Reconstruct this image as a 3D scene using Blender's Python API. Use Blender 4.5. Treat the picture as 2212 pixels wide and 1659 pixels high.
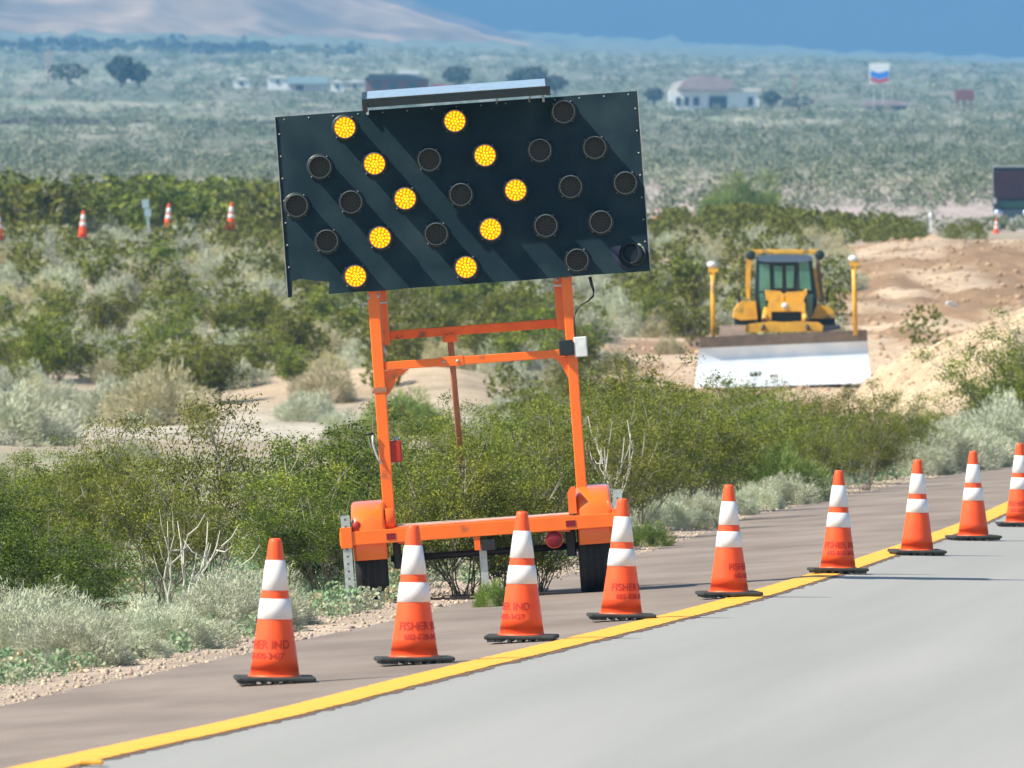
import bpy, math, random
import numpy as np
from mathutils import Vector, Matrix
for o in list(bpy.data.objects): bpy.data.objects.remove(o, do_unlink=True)
scene = bpy.context.scene
col = scene.collection
F = 26500.0          # focal length in pixels of a 2212 px wide picture
H = 1.71             # eye height over the yellow line
UC, VH = 1106.0, 706.0

# ------------------------------------------------------------------ camera, light
cam_d = bpy.data.cameras.new('camera'); cam = bpy.data.objects.new('camera', cam_d); col.objects.link(cam)
scene.camera = cam
cam_d.sensor_width = 36.0
cam_d.lens = 36.0*F/2212.0
cam.location = (0, 0, H)
cam.rotation_euler = (math.radians(90)-math.atan((829.5-VH)/F), 0, 0)
cam_d.clip_start = 1.0; cam_d.clip_end = 60000
cam_d.dof.use_dof = True; cam_d.dof.focus_distance = 80; cam_d.dof.aperture_fstop = 16

SUN = Vector((-0.65, -0.25, 0.73)).normalized()      # towards the sun
world = bpy.data.worlds.new('World'); scene.world = world; world.use_nodes = True
wn = world.node_tree.nodes; wl = world.node_tree.links
bg = wn['Background']; sky = wn.new('ShaderNodeTexSky'); sky.sky_type = 'NISHITA'; sky.sun_disc = False
sky.sun_elevation = math.asin(SUN.z); sky.sun_rotation = math.atan2(SUN.x, SUN.y)
sky.air_density = 1.0; sky.dust_density = 0.6
wl.new(sky.outputs[0], bg.inputs[0]); bg.inputs[1].default_value = 0.085
sd = bpy.data.lights.new('sun', 'SUN'); sd.energy = 5.0; sd.angle = math.radians(0.5); sd.color = (1.0, 0.925, 0.77)
so = bpy.data.objects.new('sun', sd); col.objects.link(so); so.rotation_euler = SUN.to_track_quat('Z', 'Y').to_euler()
scene.view_settings.view_transform = 'Standard'; scene.view_settings.look = 'None'
scene.view_settings.exposure = 0.68; scene.view_settings.gamma = 1.0
scene.render.engine = 'CYCLES'
try:
    scene.cycles.max_bounces = 6; scene.cycles.volume_bounces = 1; scene.cycles.transparent_max_bounces = 8
except Exception: pass

# ------------------------------------------------------------------ helpers
def W(u, v, Z): return Vector(((u-UC)/F*Z, Z, H-(v-VH)/F*Z))

def vnoise(x, y, seed=0):
    x = np.asarray(x, float); y = np.asarray(y, float)
    xi = np.floor(x).astype(np.int64); yi = np.floor(y).astype(np.int64)
    fx = x-xi; fy = y-yi; fx = fx*fx*(3-2*fx); fy = fy*fy*(3-2*fy)
    def h(a, b):
        n = (a*374761393 + b*668265263 + seed*974711) & 0x7fffffff
        n = ((n ^ (n >> 13))*1274126177) & 0x7fffffff
        return ((n ^ (n >> 16)) & 0xffff)/65535.0
    return (h(xi, yi)*(1-fx)+h(xi+1, yi)*fx)*(1-fy)+(h(xi, yi+1)*(1-fx)+h(xi+1, yi+1)*fx)*fy
def fbm(x, y, seed=0, o=4):
    s = 0; a = 0.5
    for i in range(o):
        s = s+a*vnoise(x*2**i, y*2**i, seed+i*7); a *= 0.5
    return s
def sstep(a, b, x):
    t = np.clip((np.asarray(x, float)-a)/(b-a), 0, 1); return t*t*(3-2*t)

# yellow edge line of the road, in plan
_UV = [(180,1631),(450,1580),(700,1519),(893,1468),(1127,1412),(1342,1360),(1575,1302),(1810,1231),(1981,1173),(2103,1129),(2212,1078)]
_LP = [(-80,-14.6),(20,-4.6)]+[((u-UC)/(v-VH)*H, F*H/(v-VH)) for u, v in _UV]
_LP = [(-80,-14.6),(20,-4.6)]+[(b, a) for a, b in _LP[2:]]+[(200,13.0),(600,48.0),(20000,1740)]
_ly = np.linspace(-80, 300, 1521); _lx = np.interp(_ly, [p[0] for p in _LP], [p[1] for p in _LP])
_k = np.ones(25)/25; _lxs = np.convolve(np.pad(_lx, 12, mode='edge'), _k, 'valid'); _lxs[:20] = _lx[:20]; _lxs[-20:] = _lx[-20:]
def line_x(Y):
    Y = np.asarray(Y, float)
    return np.where(Y < 300, np.interp(Y, _ly, _lxs), np.interp(Y, [p[0] for p in _LP], [p[1] for p in _LP]))
def edge_d(Y): return np.interp(Y, [0, 59, 98, 196, 400], [1.7, 1.9, 2.35, 3.5, 3.7])
_PY = [-100, 110, 150, 200, 240, 252, 268, 330, 433]
_PZ = [-.3, -.3, -.22, -.22, -.25, .0, .33, 1.75, 4.6]
for Z, v in [(600, 503), (780, 497), (900, 440), (1200, 372), (1700, 310), (2650, 238), (4000, 160), (5500, 118), (8000, 90), (12000, 70), (20000, 60)]:
    _PY.append(Z); _PZ.append(H-(v-VH)*Z/F)
def prof(Y): return np.interp(Y, _PY, _PZ)
def roadz(Y): return np.maximum(prof(Y), 0)*sstep(170, 320, Y)
def terrain(X, Y, rough=True):
    X = np.asarray(X, float); Y = np.asarray(Y, float)
    d = line_x(Y)-X; e = edge_d(Y); rz = roadz(Y)
    zr = np.where(d < 0, rz+0.015*np.maximum(d, -12), rz-0.06*np.minimum(d, e))
    w = sstep(0, 4.0, d-e)
    p = prof(Y)
    # sand berm on the right and loose earth behind the dozer
    berm = sstep(5.2, 6.6, X)*sstep(186, 200, Y)*(1-sstep(214, 236, Y))*np.interp(X, [5.2, 5.84, 7, 8.3, 12, 30], [.3, .9, 1.45, 2.05, 3.0, 3.2])
    bb = berm+np.minimum(berm, 1)*((fbm(X*1.3, Y*.3, 61)-.47)*.6+(fbm(X*4, Y*1.2, 62, 3)-.45)*.4)
    q = X/np.maximum(Y, 1)
    bb = bb*sstep(-.6, 1.0, d-e)
    heap = sstep(.022, .033, q)*sstep(330, 385, Y)*(1-sstep(405, 440, Y))*.35
    p = p+heap+np.exp(-((X-5.9)/3)**2-((Y-266)/6.0)**2)*.17
    sand = np.exp(-((X+3.2)/2.6)**2-((Y-262)/10.0)**2)*.5 + np.exp(-((X+1.0)/1.6)**2-((Y-255)/8.0)**2)*.5
    p = p+sand
    p = p-(np.clip(q*F, -800, 2500)*.05-8)*Y/F*sstep(2500, 7500, Y)
    if rough:
        amp = np.interp(Y, [0, 60, 110, 240, 600, 3000, 8000], [.05, .05, .15, .4, .45, 4, 14])
        p = p+(fbm(X*.35, Y*.12, 3)-.47)*amp*.6+(fbm(X*.05, Y*.02, 9)-.47)*amp
        bare = sstep(.026, .034, q)*sstep(238, 262, Y)*(1-sstep(420, 445, Y))
        p = p+bare*((fbm(X*.9, Y*.22, 21)-.47)*.6+(np.abs(fbm(X*1.7, Y*.45, 71, 3)-.44))*.7+(fbm(X*5, Y*2, 73, 3)-.45)*.12)
        p = p+(fbm(X*3, Y*3, 5, 3)-.45)*.05*w
    return zr*(1-w)+p*w+bb
def gz(x, y): return float(terrain(x, y))
def hit(u, v, y0=45, y1=9000):
    Y = np.exp(np.linspace(math.log(y0), math.log(y1), 6000))
    X = (u-UC)/F*Y; rz = H-(v-VH)/F*Y
    k = np.where(terrain(X, Y) >= rz)[0]
    i = k[0] if len(k) else len(Y)-1
    return float(X[i]), float(Y[i]), float(terrain(X[i], Y[i]))

def tag(o, label=None, cat=None, group=None, kind=None):
    if label: o['label'] = label
    if cat: o['category'] = cat
    if group: o['group'] = group
    if kind: o['kind'] = kind
    return o
def empty(name, loc, rot=(0, 0, 0), scale=1):
    o = bpy.data.objects.new(name, None); col.objects.link(o); o.location = loc; o.rotation_euler = rot; o.scale = (scale,)*3
    o.empty_display_size = .2
    return o
def link(name, me, parent=None, loc=(0, 0, 0)):
    o = bpy.data.objects.new(name, me); col.objects.link(o); o.parent = parent; o.location = loc; return o
def copy_tree(o, parent=None):
    c = o.copy(); col.objects.link(c); c.parent = parent
    for ch in list(o.children): copy_tree(ch, c)
    return c

def np_mesh(name, V, Q, mat=None, smooth=False, tint=None):
    V = np.asarray(V, dtype=np.float32).reshape(-1, 3); Q = np.asarray(Q, dtype=np.int32)
    n = Q.shape[1]; me = bpy.data.meshes.new(name)
    me.vertices.add(len(V)); me.vertices.foreach_set('co', V.ravel())
    me.loops.add(Q.size); me.loops.foreach_set('vertex_index', Q.ravel())
    me.polygons.add(len(Q)); me.polygons.foreach_set('loop_start', np.arange(0, Q.size, n, dtype=np.int32))
    try: me.polygons.foreach_set('loop_total', np.full(len(Q), n, dtype=np.int32))
    except Exception: pass
    me.update(calc_edges=True)
    if smooth: me.polygons.foreach_set('use_smooth', np.ones(len(Q), dtype=bool))
    if tint is not None:
        a = me.color_attributes.new('tint', 'FLOAT_COLOR', 'POINT')
        c = np.ones((len(V), 4), np.float32); c[:, :3] = tint; a.data.foreach_set('color', c.ravel())
    if mat: me.materials.append(mat)
    me.validate()
    return me

class MB:
    """collects boxes, prisms, tubes and lathes into one mesh"""
    def __init__(s): s.v = []; s.f = []; s.m = []; s.sm = []
    def add(s, v, f, m=0, smooth=False):
        b = len(s.v); s.v += [tuple(p) for p in v]; s.f += [tuple(i+b for i in q) for q in f]
        s.m += [m]*len(f); s.sm += [smooth]*len(f); return s
    def box(s, x0, x1, y0, y1, z0, z1, m=0, bev=0.0, rot=None, piv=None):
        b = min(bev, (x1-x0)*.45, (y1-y0)*.45, (z1-z0)*.45)
        if b <= 0:
            v = [(x, y, z) for z in (z0, z1) for x, y in ((x0, y0), (x1, y0), (x1, y1), (x0, y1))]
            f = [(3, 2, 1, 0), (4, 5, 6, 7), (0, 1, 5, 4), (1, 2, 6, 5), (2, 3, 7, 6), (3, 0, 4, 7)]
        else:
            v = []
            def ring(z, i):
                return [(x0+i+b, y0+i, z), (x1-i-b, y0+i, z), (x1-i, y0+i+b, z), (x1-i, y1-i-b, z), (x1-i-b, y1-i, z), (x0+i+b, y1-i, z), (x0+i, y1-i-b, z), (x0+i, y0+i+b, z)]
            i = b*.5
            v = ring(z0, i)+ring(z0+b*.7, 0)+ring(z1-b*.7, 0)+ring(z1, i)
            f = [tuple(range(7, -1, -1)), tuple(range(24, 32))]
            for r in range(3):
                for k in range(8):
                    a = r*8+k; c = r*8+(k+1) % 8; f.append((a, c, c+8, a+8))
        if rot is not None:
            pv = Vector(piv or ((x0+x1)/2, (y0+y1)/2, (z0+z1)/2)); v = [pv+rot@(Vector(p)-pv) for p in v]
        return s.add(v, f, m)
    def prism(s, pts, y0, y1, m=0):                       # outline in x,z pushed along y
        n = len(pts); v = [(x, y0, z) for x, z in pts]+[(x, y1, z) for x, z in pts]
        f = [tuple(range(n-1, -1, -1)), tuple(range(n, 2*n))]+[(i, (i+1) % n, n+(i+1) % n, n+i) for i in range(n)]
        return s.add(v, [tuple(reversed(q)) for q in f], m)
    def prismx(s, pts, x0, x1, m=0):                      # outline in y,z pushed along x
        n = len(pts); v = [(x0, y, z) for y, z in pts]+[(x1, y, z) for y, z in pts]
        f = [tuple(range(n-1, -1, -1)), tuple(range(n, 2*n))]+[(i, (i+1) % n, n+(i+1) % n, n+i) for i in range(n)]
        return s.add(v, f, m)
    def tube(s, pts, r, m=0, n=8, caps=True):
        pts = [Vector(p) for p in pts]; rs = r if isinstance(r, (list, tuple)) else [r]*len(pts)
        v = []; 
        for i, p in enumerate(pts):
            t = (pts[min(i+1, len(pts)-1)]-pts[max(i-1, 0)]).normalized()
            a = t.cross(Vector((0, 0, 1)) if abs(t.z) < .9 else Vector((1, 0, 0))).normalized(); b = t.cross(a)
            for k in range(n):
                an = 2*math.pi*k/n; v.append(p+rs[i]*(math.cos(an)*a+math.sin(an)*b))
        f = [(i*n+k, i*n+(k+1) % n, (i+1)*n+(k+1) % n, (i+1)*n+k) for i in range(len(pts)-1) for k in range(n)]
        if caps: f += [tuple(range(n-1, -1, -1)), tuple(range((len(pts)-1)*n, len(pts)*n))]
        return s.add(v, [tuple(reversed(q)) for q in f], m, True)
    def lathe(s, prof_, c=(0, 0, 0), m=0, n=32, axis='Z', smooth=True):
        v = []
        for r, h in prof_:
            for k in range(n):
                a = 2*math.pi*k/n; x, y = r*math.cos(a), r*math.sin(a)
                p = {'Z': (x, y, h), 'Y': (x, h, -y) , 'X': (h, x, y)}[axis]
                v.append((p[0]+c[0], p[1]+c[1], p[2]+c[2]))
        f = [(i*n+k, i*n+(k+1) % n, (i+1)*n+(k+1) % n, (i+1)*n+k) for i in range(len(prof_)-1) for k in range(n)]
        return s.add(v, f, m, smooth)
    def build(s, name, mats, parent=None, loc=(0, 0, 0), link_=True):
        me = bpy.data.meshes.new(name); me.from_pydata(s.v, [], s.f)
        for mm in (mats if isinstance(mats, (list, tuple)) else [mats]): me.materials.append(mm)
        me.polygons.foreach_set('material_index', s.m); me.polygons.foreach_set('use_smooth', s.sm); me.update()
        if not link_: return me
        return link(name, me, parent, loc)

# ------------------------------------------------------------------ materials
def srgb(r, g, b):
    f = lambda c: (c/255/12.92) if c/255 <= .04045 else ((c/255+.055)/1.055)**2.4
    return (f(r), f(g), f(b))
def mat(name, c, rough=.7, metal=0, var=.12, scale=20, bump=0, spec=.5, coat=0, c2=None, lo=.35, hi=.65, objrand=0, trans=0):
    m = bpy.data.materials.new(name); m.use_nodes = True; n = m.node_tree.nodes; l = m.node_tree.links
    p = n['Principled BSDF']; p.inputs['Roughness'].default_value = rough; p.inputs['Metallic'].default_value = metal
    p.inputs['Specular IOR Level'].default_value = spec
    if coat: p.inputs['Coat Weight'].default_value = coat; p.inputs['Coat Roughness'].default_value = .08
    tc = n.new('ShaderNodeTexCoord'); nz = n.new('ShaderNodeTexNoise'); nz.inputs['Scale'].default_value = scale; nz.inputs['Detail'].default_value = 6
    l.new(tc.outputs['Object'], nz.inputs['Vector'])
    r = n.new('ShaderNodeValToRGB'); l.new(nz.outputs['Fac'], r.inputs['Fac'])
    c2_ = c2 if c2 else tuple(min(1, x*(1+var)) for x in c); c1_ = c if c2 else tuple(x*(1-var) for x in c)
    r.color_ramp.elements[0].color = (*c1_, 1); r.color_ramp.elements[1].color = (*c2_, 1)
    r.color_ramp.elements[0].position = lo; r.color_ramp.elements[1].position = hi
    out = r.outputs['Color']
    if objrand:
        oi = n.new('ShaderNodeObjectInfo'); hs = n.new('ShaderNodeHueSaturation'); mr = n.new('ShaderNodeMapRange'); mr2 = n.new('ShaderNodeMapRange')
        mr.inputs['To Min'].default_value = 1-objrand; mr.inputs['To Max'].default_value = 1+objrand
        mr2.inputs['To Min'].default_value = .5-.018*objrand/.3; mr2.inputs['To Max'].default_value = .5+.028*objrand/.3
        l.new(oi.outputs['Random'], mr.inputs['Value']); l.new(oi.outputs['Random'], mr2.inputs['Value'])
        l.new(mr.outputs[0], hs.inputs['Value']); l.new(mr2.outputs[0], hs.inputs['Hue']); l.new(out, hs.inputs['Color']); out = hs.outputs['Color']
    l.new(out, p.inputs['Base Color'])
    if bump:
        b = n.new('ShaderNodeBump'); b.inputs['Strength'].default_value = bump; b.inputs['Distance'].default_value = .02
        l.new(nz.outputs['Fac'], b.inputs['Height']); l.new(b.outputs[0], p.inputs['Normal'])
    if trans:
        t = n.new('ShaderNodeBsdfTranslucent'); l.new(out, t.inputs['Color']); mx = n.new('ShaderNodeMixShader'); mx.inputs[0].default_value = trans
        o = n['Material Output']; l.new(p.outputs[0], mx.inputs[1]); l.new(t.outputs[0], mx.inputs[2]); l.new(mx.outputs[0], o.inputs['Surface'])
    return m
def scuff(m, c, a=.27, b=.36):
    for nd in m.node_tree.nodes:
        if nd.type == 'VALTORGB':
            e0 = nd.color_ramp.elements[0]; col0 = tuple(e0.color); e0.position = b
            e = nd.color_ramp.elements.new(a); e.color = (*c, 1)
def emit(name, c, e):
    m = bpy.data.materials.new(name); m.use_nodes = True; p = m.node_tree.nodes['Principled BSDF']
    p.inputs['Base Color'].default_value = (*c, 1); p.inputs['Emission Color'].default_value = (*c, 1); p.inputs['Emission Strength'].default_value = e
    return m
def tint_mat(name, scales=(6, .5), amt=.35, bump=.4, rough=.95, trans=0, stones=False):
    m = bpy.data.materials.new(name); m.use_nodes = True; n = m.node_tree.nodes; l = m.node_tree.links
    p = n['Principled BSDF']; p.inputs['Roughness'].default_value = rough; p.inputs['Specular IOR Level'].default_value = .15
    a = n.new('ShaderNodeVertexColor'); a.layer_name = 'tint'
    geo = n.new('ShaderNodeNewGeometry'); last = None
    fac = None
    for s in scales:
        nz = n.new('ShaderNodeTexNoise'); nz.inputs['Scale'].default_value = s; nz.inputs['Detail'].default_value = 8; nz.inputs['Roughness'].default_value = .65
        l.new(geo.outputs['Position'], nz.inputs['Vector'])
        mr = n.new('ShaderNodeMapRange'); mr.inputs['From Min'].default_value = .3; mr.inputs['From Max'].default_value = .7
        mr.inputs['To Min'].default_value = 1-amt; mr.inputs['To Max'].default_value = 1+amt; l.new(nz.outputs['Fac'], mr.inputs['Value'])
        if fac is None: fac = mr.outputs[0]; bumpsrc = nz.outputs['Fac']
        else:
            mm = n.new('ShaderNodeMath'); mm.operation = 'MULTIPLY'; l.new(fac, mm.inputs[0]); l.new(mr.outputs[0], mm.inputs[1]); fac = mm.outputs[0]
    vm = n.new('ShaderNodeVectorMath'); vm.operation = 'SCALE'; l.new(a.outputs['Color'], vm.inputs[0]); l.new(fac, vm.inputs['Scale'])
    l.new(vm.outputs[0], p.inputs['Base Color'])
    if bump:
        b = n.new('ShaderNodeBump'); b.inputs['Strength'].default_value = bump; b.inputs['Distance'].default_value = .05
        l.new(bumpsrc, b.inputs['Height']); l.new(b.outputs[0], p.inputs['Normal'])
    if trans:
        t = n.new('ShaderNodeBsdfTranslucent'); l.new(vm.outputs[0], t.inputs['Color']); mx = n.new('ShaderNodeMixShader'); mx.inputs[0].default_value = trans
        o = n['Material Output']; l.new(p.outputs[0], mx.inputs[1]); l.new(t.outputs[0], mx.inputs[2]); l.new(mx.outputs[0], o.inputs['Surface'])
    return m

M = {}
M['orange'] = mat('trailer orange paint', (1.0, .175, .014), .3, var=.05, scale=6, coat=.5)
M['orange_dirty'] = mat('scuffed orange paint', (.85, .12, .012), .45, var=.15, scale=9, c2=(.95, .16, .02))
M['deck'] = mat('dusty deck', (.50, .34, .25), .8, scale=8, c2=(.62, .45, .36))
M['panel'] = mat('black sign face', (.016, .036, .050), .65, scale=3.2, c2=(.036, .064, .080), lo=.42, hi=.72, spec=.08)
M['panel_rim'] = mat('worn panel edge', (.35, .36, .36), .5, metal=.3)
M['hood'] = mat('black lamp hood', (.013, .024, .030), .45, spec=.5)
M['hood_rim'] = mat('highlit hood rim', (.13, .17, .18), .4, spec=.7)  # highlight along the hood edges, put into a paler rim colour
M['lens_off'] = mat('dark amber lens', (.010, .016, .022), .35, c2=(.020, .028, .036), scale=60)
M['lens_dot'] = mat('dark lens dot', (.02, .024, .02), .25)
M['lit_gap'] = emit('lit amber lens', (1.0, .20, .0), .68)
M['lit_dot'] = emit('lit amber diode', (1.0, .62, .004), 1.1)
M['black'] = mat('black steel', (.02, .02, .022), .5)
M['rubber'] = mat('tyre rubber', (.012, .013, .016), .75, scale=30, c2=(.02, .02, .022), bump=.2)
M['dust_rubber'] = mat('dusty sidewall', (.16, .14, .09), .9, scale=12)
M['galv'] = mat('galvanised steel', (.45, .50, .50), .45, metal=.5, scale=25, c2=(.60, .66, .66))
M['rust'] = mat('rusty pole', (.33, .15, .09), .8, scale=12, c2=(.42, .2, .12))
M['red_lens'] = mat('red plastic lens', (.22, .008, .02), .25, scale=10)
M['red'] = mat('red box', (.45, .03, .015), .4)
M['white_box'] = mat('white box', (.72, .76, .76), .5)
M['solar'] = mat('solar glass', (.03, .05, .09), .08, spec=1.0, coat=1)
M['topglass'] = mat('sunlit solar glass', (.42, .52, .60), .25, metal=.3, spec=.8)  # pale blue sky reflection put into the colour of the glass
M['alu'] = mat('aluminium strip', (.75, .8, .85), .25, metal=.9)
M['cone'] = mat('fluorescent orange plastic', (.93, .085, .014), .5, var=.06, scale=7, c2=(1.0, .12, .022))
M['collar'] = mat('reflective collar', (.70, .67, .66), .35, scale=9, c2=(.84, .82, .83), lo=.3, hi=.5)
M['letter'] = mat('dark red stencil', (.40, .022, .012), .7, scale=30, c2=(.66, .035, .012))
M['base'] = mat('black rubber base', (.022, .026, .024), .8, c2=(.05, .055, .05), scale=18)
M['yellow'] = mat('machine yellow', (.86, .47, .05), .45, scale=3, c2=(.70, .37, .05))
M['dirtsteel'] = mat('dirty steel', (.20, .16, .13), .7, metal=.3, scale=4, c2=(.30, .23, .18))
M['polished'] = mat('polished steel', (.82, .86, .90), .42, metal=.55, scale=2.5, c2=(.95, .97, 1.0))
M['cabglass'] = mat('green cab glass', (.05, .19, .15), .12, scale=2, c2=(.10, .28, .22), spec=.8)
M['cabframe'] = mat('black cab frame', (.012, .03, .035), .5)
M['white'] = mat('white paint', (.82, .84, .84), .4, var=.03)
M['chrome'] = mat('chrome', (.8, .82, .85), .15, metal=1)
M['maroon'] = mat('maroon paint', (.018, .003, .008), .3, c2=(.035, .005, .012), scale=1)
M['truckblack'] = mat('black truck paint', (.012, .016, .03), .25)
M['bluesign'] = mat('blue sign', (.03, .22, .75), .4)
M['redsign'] = mat('red sign', (.60, .03, .06), .4)
M['mauve'] = mat('faded mauve roof', (.34, .27, .27), .8, scale=.4, c2=(.42, .34, .34))
M['cream'] = mat('cream wall', (.62, .60, .55), .8, scale=.5)
M['brown'] = mat('red brown wall', (.22, .07, .05), .8, scale=.5)
M['darkglass'] = mat('dark opening', (.03, .05, .06), .3)
M['truckglass'] = mat('dark green windscreen', (.01, .06, .05), .1)
M['stake_dark'] = mat('dark blue grey bumper', (.05, .08, .10), .3, metal=.3)
M['stake'] = mat('pale blue stake', (.35, .50, .55), .6)

scuff(M['orange'], (.40, .11, .04)); scuff(M['orange_dirty'], (.30, .08, .03), .3, .4); scuff(M['cone'], (.55, .09, .04), .26, .36); scuff(M['collar'], (.42, .36, .33), .22, .31); scuff(M['yellow'], (.35, .22, .08), .34, .46); scuff(M['polished'], (.5, .45, .4))
# ------------------------------------------------------------------ ground
def ground_tint(X, Y, d, e):
    n = len(X); T = np.zeros((n, 3))
    def c(a): return np.array(a)
    q = X/np.maximum(Y, 1)
    n1 = fbm(X*.5, Y*.18, 40); n2 = fbm(X*.12, Y*.04, 50); n3 = fbm(X*1.6, Y*1.0, 60)
    base = c((.40, .33, .25)); T[:] = base
    # near verge: pale gravel, then soil with green growth
    near = 1-sstep(105, 150, Y)
    g = sstep(.34, .52, n3)[:, None]*near[:, None]*sstep(.5, 1.3, d-e)[:, None]
    T = T*(1-g*.85)+c((.24, .34, .20))*g*.85
    st = ((1-sstep(.5, 1.1, d-e))*near)[:, None]; T = T*(1-st)+c((.44, .35, .28))*st
    # pale wash on the left, mid distance
    wash = (sstep(205, 222, Y)*(1-sstep(243, 252, Y)))*(1-sstep(-.012, .0, q)); wash = wash[:, None]
    T = T*(1-wash)+c((.50, .45, .37))*wash*(.75+.5*n3[:, None])
    gr = (sstep(120, 140, Y)*(1-sstep(185, 205, Y)))*(1-sstep(-.015, -.004, q))*sstep(.35, .55, n1); gr = gr[:, None]
    T = T*(1-gr*.6)+c((.25, .30, .17))*gr*.6
    # bare earth worked by the dozer
    bare = sstep(238, 255, Y)*(1-sstep(425, 440, Y))*sstep(.006, .012, q); bare = bare[:, None]
    n5 = sstep(.38, .58, fbm(X*.45, Y*.11, 91))[:, None]; T = T*(1-bare)+(c((.34, .22, .13))*(1-n5)+c((.58, .44, .31))*n5)*bare
    sp = sstep(5.0, 6.2, X)*sstep(184, 196, Y)*(1-sstep(222, 236, Y)); sp = sp[:, None]
    T = T*(1-sp)+c((.56, .43, .29))*sp*(.8+.4*n3[:, None])
    sd2 = np.clip(np.exp(-((X+3.2)/3.4)**2-((Y-262)/12.0)**2)*1.6, 0, 1)[:, None]; T = T*(1-sd2)+c((.50, .39, .27))*sd2*(.75+.5*n3[:, None])
    # bare pinkish ground beyond the far creosote belt
    pk = (sstep(600, 640, Y)*(1-sstep(930, 1050, Y)))[:, None]; T = T*(1-pk)+c((.46, .38, .34))*pk
    far = sstep(950, 1300, Y)[:, None]; m2 = sstep(.35, .6, n2)[:, None]
    bd = sstep(.40, .55, fbm(X*.006, Y*.004, 57))[:, None]; T = T*(1-far)+(c((.33, .31, .23))*(1-m2)+c((.20, .23, .15))*m2)*far*(.78+.35*bd)
    vf = (sstep(3500, 6500, Y)*.85)[:, None]; T = T*(1-vf)+c((.16, .20, .17))*vf
    return T
def build_ground():
    ys = np.concatenate([np.arange(-80, 40, 4), np.arange(40, 130, .5), np.exp(np.linspace(math.log(130), math.log(450), 420, endpoint=False)), np.exp(np.linspace(math.log(450), math.log(19000), 430))])
    s = np.linspace(-1, 1, 461)
    sx = np.sign(s)*(np.abs(s)*.25+np.abs(s)**4*.75)
    X = np.empty((len(ys), len(sx)))
    for i, y in enumerate(ys):
        X[i] = sx*(28+.9*abs(y))+line_x(max(min(y, 130), 0))*.4
    Y = np.repeat(ys[:, None], len(sx), 1)
    x = X.ravel(); y = Y.ravel(); d = line_x(y)-x; e = edge_d(y)
    z = terrain(x, y)
    under = (d < e-.12) & (d > -11.3) & (y < 395)
    z = np.where(under, z-.06, z)
    T = ground_tint(x, y, d, e)
    nx = len(sx); i = np.arange((len(ys)-1)*nx).reshape(len(ys)-1, nx)[:, :-1].ravel()
    Q = np.stack([i, i+1, i+nx+1, i+nx], 1)
    me = np_mesh('ground', np.stack([x, y, z], 1), Q, tint_mat('desert soil', (14, 1.7, .21), .22, .6), True, T)
    return tag(link('ground', me), kind='structure')
build_ground()

def strip(name, d0, d1, m, dz, ys, jit=0, n=1, jit1=None):
    V = []; Q = []; rng = random.Random(5)
    k = n+1
    for y in ys:
        for j in range(k):
            dd = d0+(d1-d0)*j/n
            if jit and j in (0, n): dd += rng.uniform(-jit, jit)
            x = float(line_x(y))-dd
            zz = float(roadz(y))+(0.015*dd if dd < 0 else -.06*dd)
            V.append((x, y, zz+dz))
    for i in range(len(ys)-1):
        for j in range(n): Q.append((i*k+j, i*k+j+1, (i+1)*k+j+1, (i+1)*k+j))
    return tag(link(name, np_mesh(name, V, Q, m, False)), kind='structure')
def road_mat(name, c, c2, streak, bump):
    m = bpy.data.materials.new(name); m.use_nodes = True; n = m.node_tree.nodes; l = m.node_tree.links
    p = n['Principled BSDF']; p.inputs['Roughness'].default_value = .85; p.inputs['Specular IOR Level'].default_value = .25
    g = n.new('ShaderNodeNewGeometry'); mp = n.new('ShaderNodeMapping'); mp.inputs['Scale'].default_value = streak
    mr_ = n.new('ShaderNodeMapping'); mr_.inputs['Rotation'].default_value = (0, 0, math.radians(5.3)); l.new(g.outputs['Position'], mr_.inputs['Vector']); l.new(mr_.outputs[0], mp.inputs['Vector'])
    a = n.new('ShaderNodeTexNoise'); a.inputs['Scale'].default_value = 1; a.inputs['Detail'].default_value = 5; l.new(mp.outputs[0], a.inputs['Vector'])
    b = n.new('ShaderNodeTexNoise'); b.inputs['Scale'].default_value = 45; b.inputs['Detail'].default_value = 4; l.new(g.outputs['Position'], b.inputs['Vector'])
    ad = n.new('ShaderNodeMath'); ad.operation = 'MULTIPLY_ADD'; ad.inputs[1].default_value = .45; l.new(b.outputs['Fac'], ad.inputs[0]); l.new(a.outputs['Fac'], ad.inputs[2])
    r = n.new('ShaderNodeValToRGB'); r.color_ramp.elements[0].position = .42; r.color_ramp.elements[1].position = .92
    r.color_ramp.elements[0].color = (*c, 1); r.color_ramp.elements[1].color = (*c2, 1); l.new(ad.outputs[0], r.inputs['Fac']); l.new(r.outputs[0], p.inputs['Base Color'])
    bp = n.new('ShaderNodeBump'); bp.inputs['Strength'].default_value = bump; bp.inputs['Distance'].default_value = .01; l.new(b.outputs['Fac'], bp.inputs['Height']); l.new(bp.outputs[0], p.inputs['Normal'])
    return m
YS = list(np.concatenate([np.arange(-60, 40, 4), np.arange(40, 140, .5), np.arange(140, 392, 4)]))
YF = list(np.concatenate([np.arange(-60, 40, 2), np.arange(40, 140, .12), np.arange(140, 392, 2)]))
strip('road', -.02, -11.2, road_mat('concrete lane', (.265, .268, .255), (.365, .36, .345), (1.1, .035, 1), .3), 0, YS, n=8)
strip('shoulder', .0, 1.0, road_mat('worn asphalt shoulder', (.17, .135, .112), (.30, .245, .205), (1.2, .4, 1), .5), 0, YS, n=1).name = 'shoulder'
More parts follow.
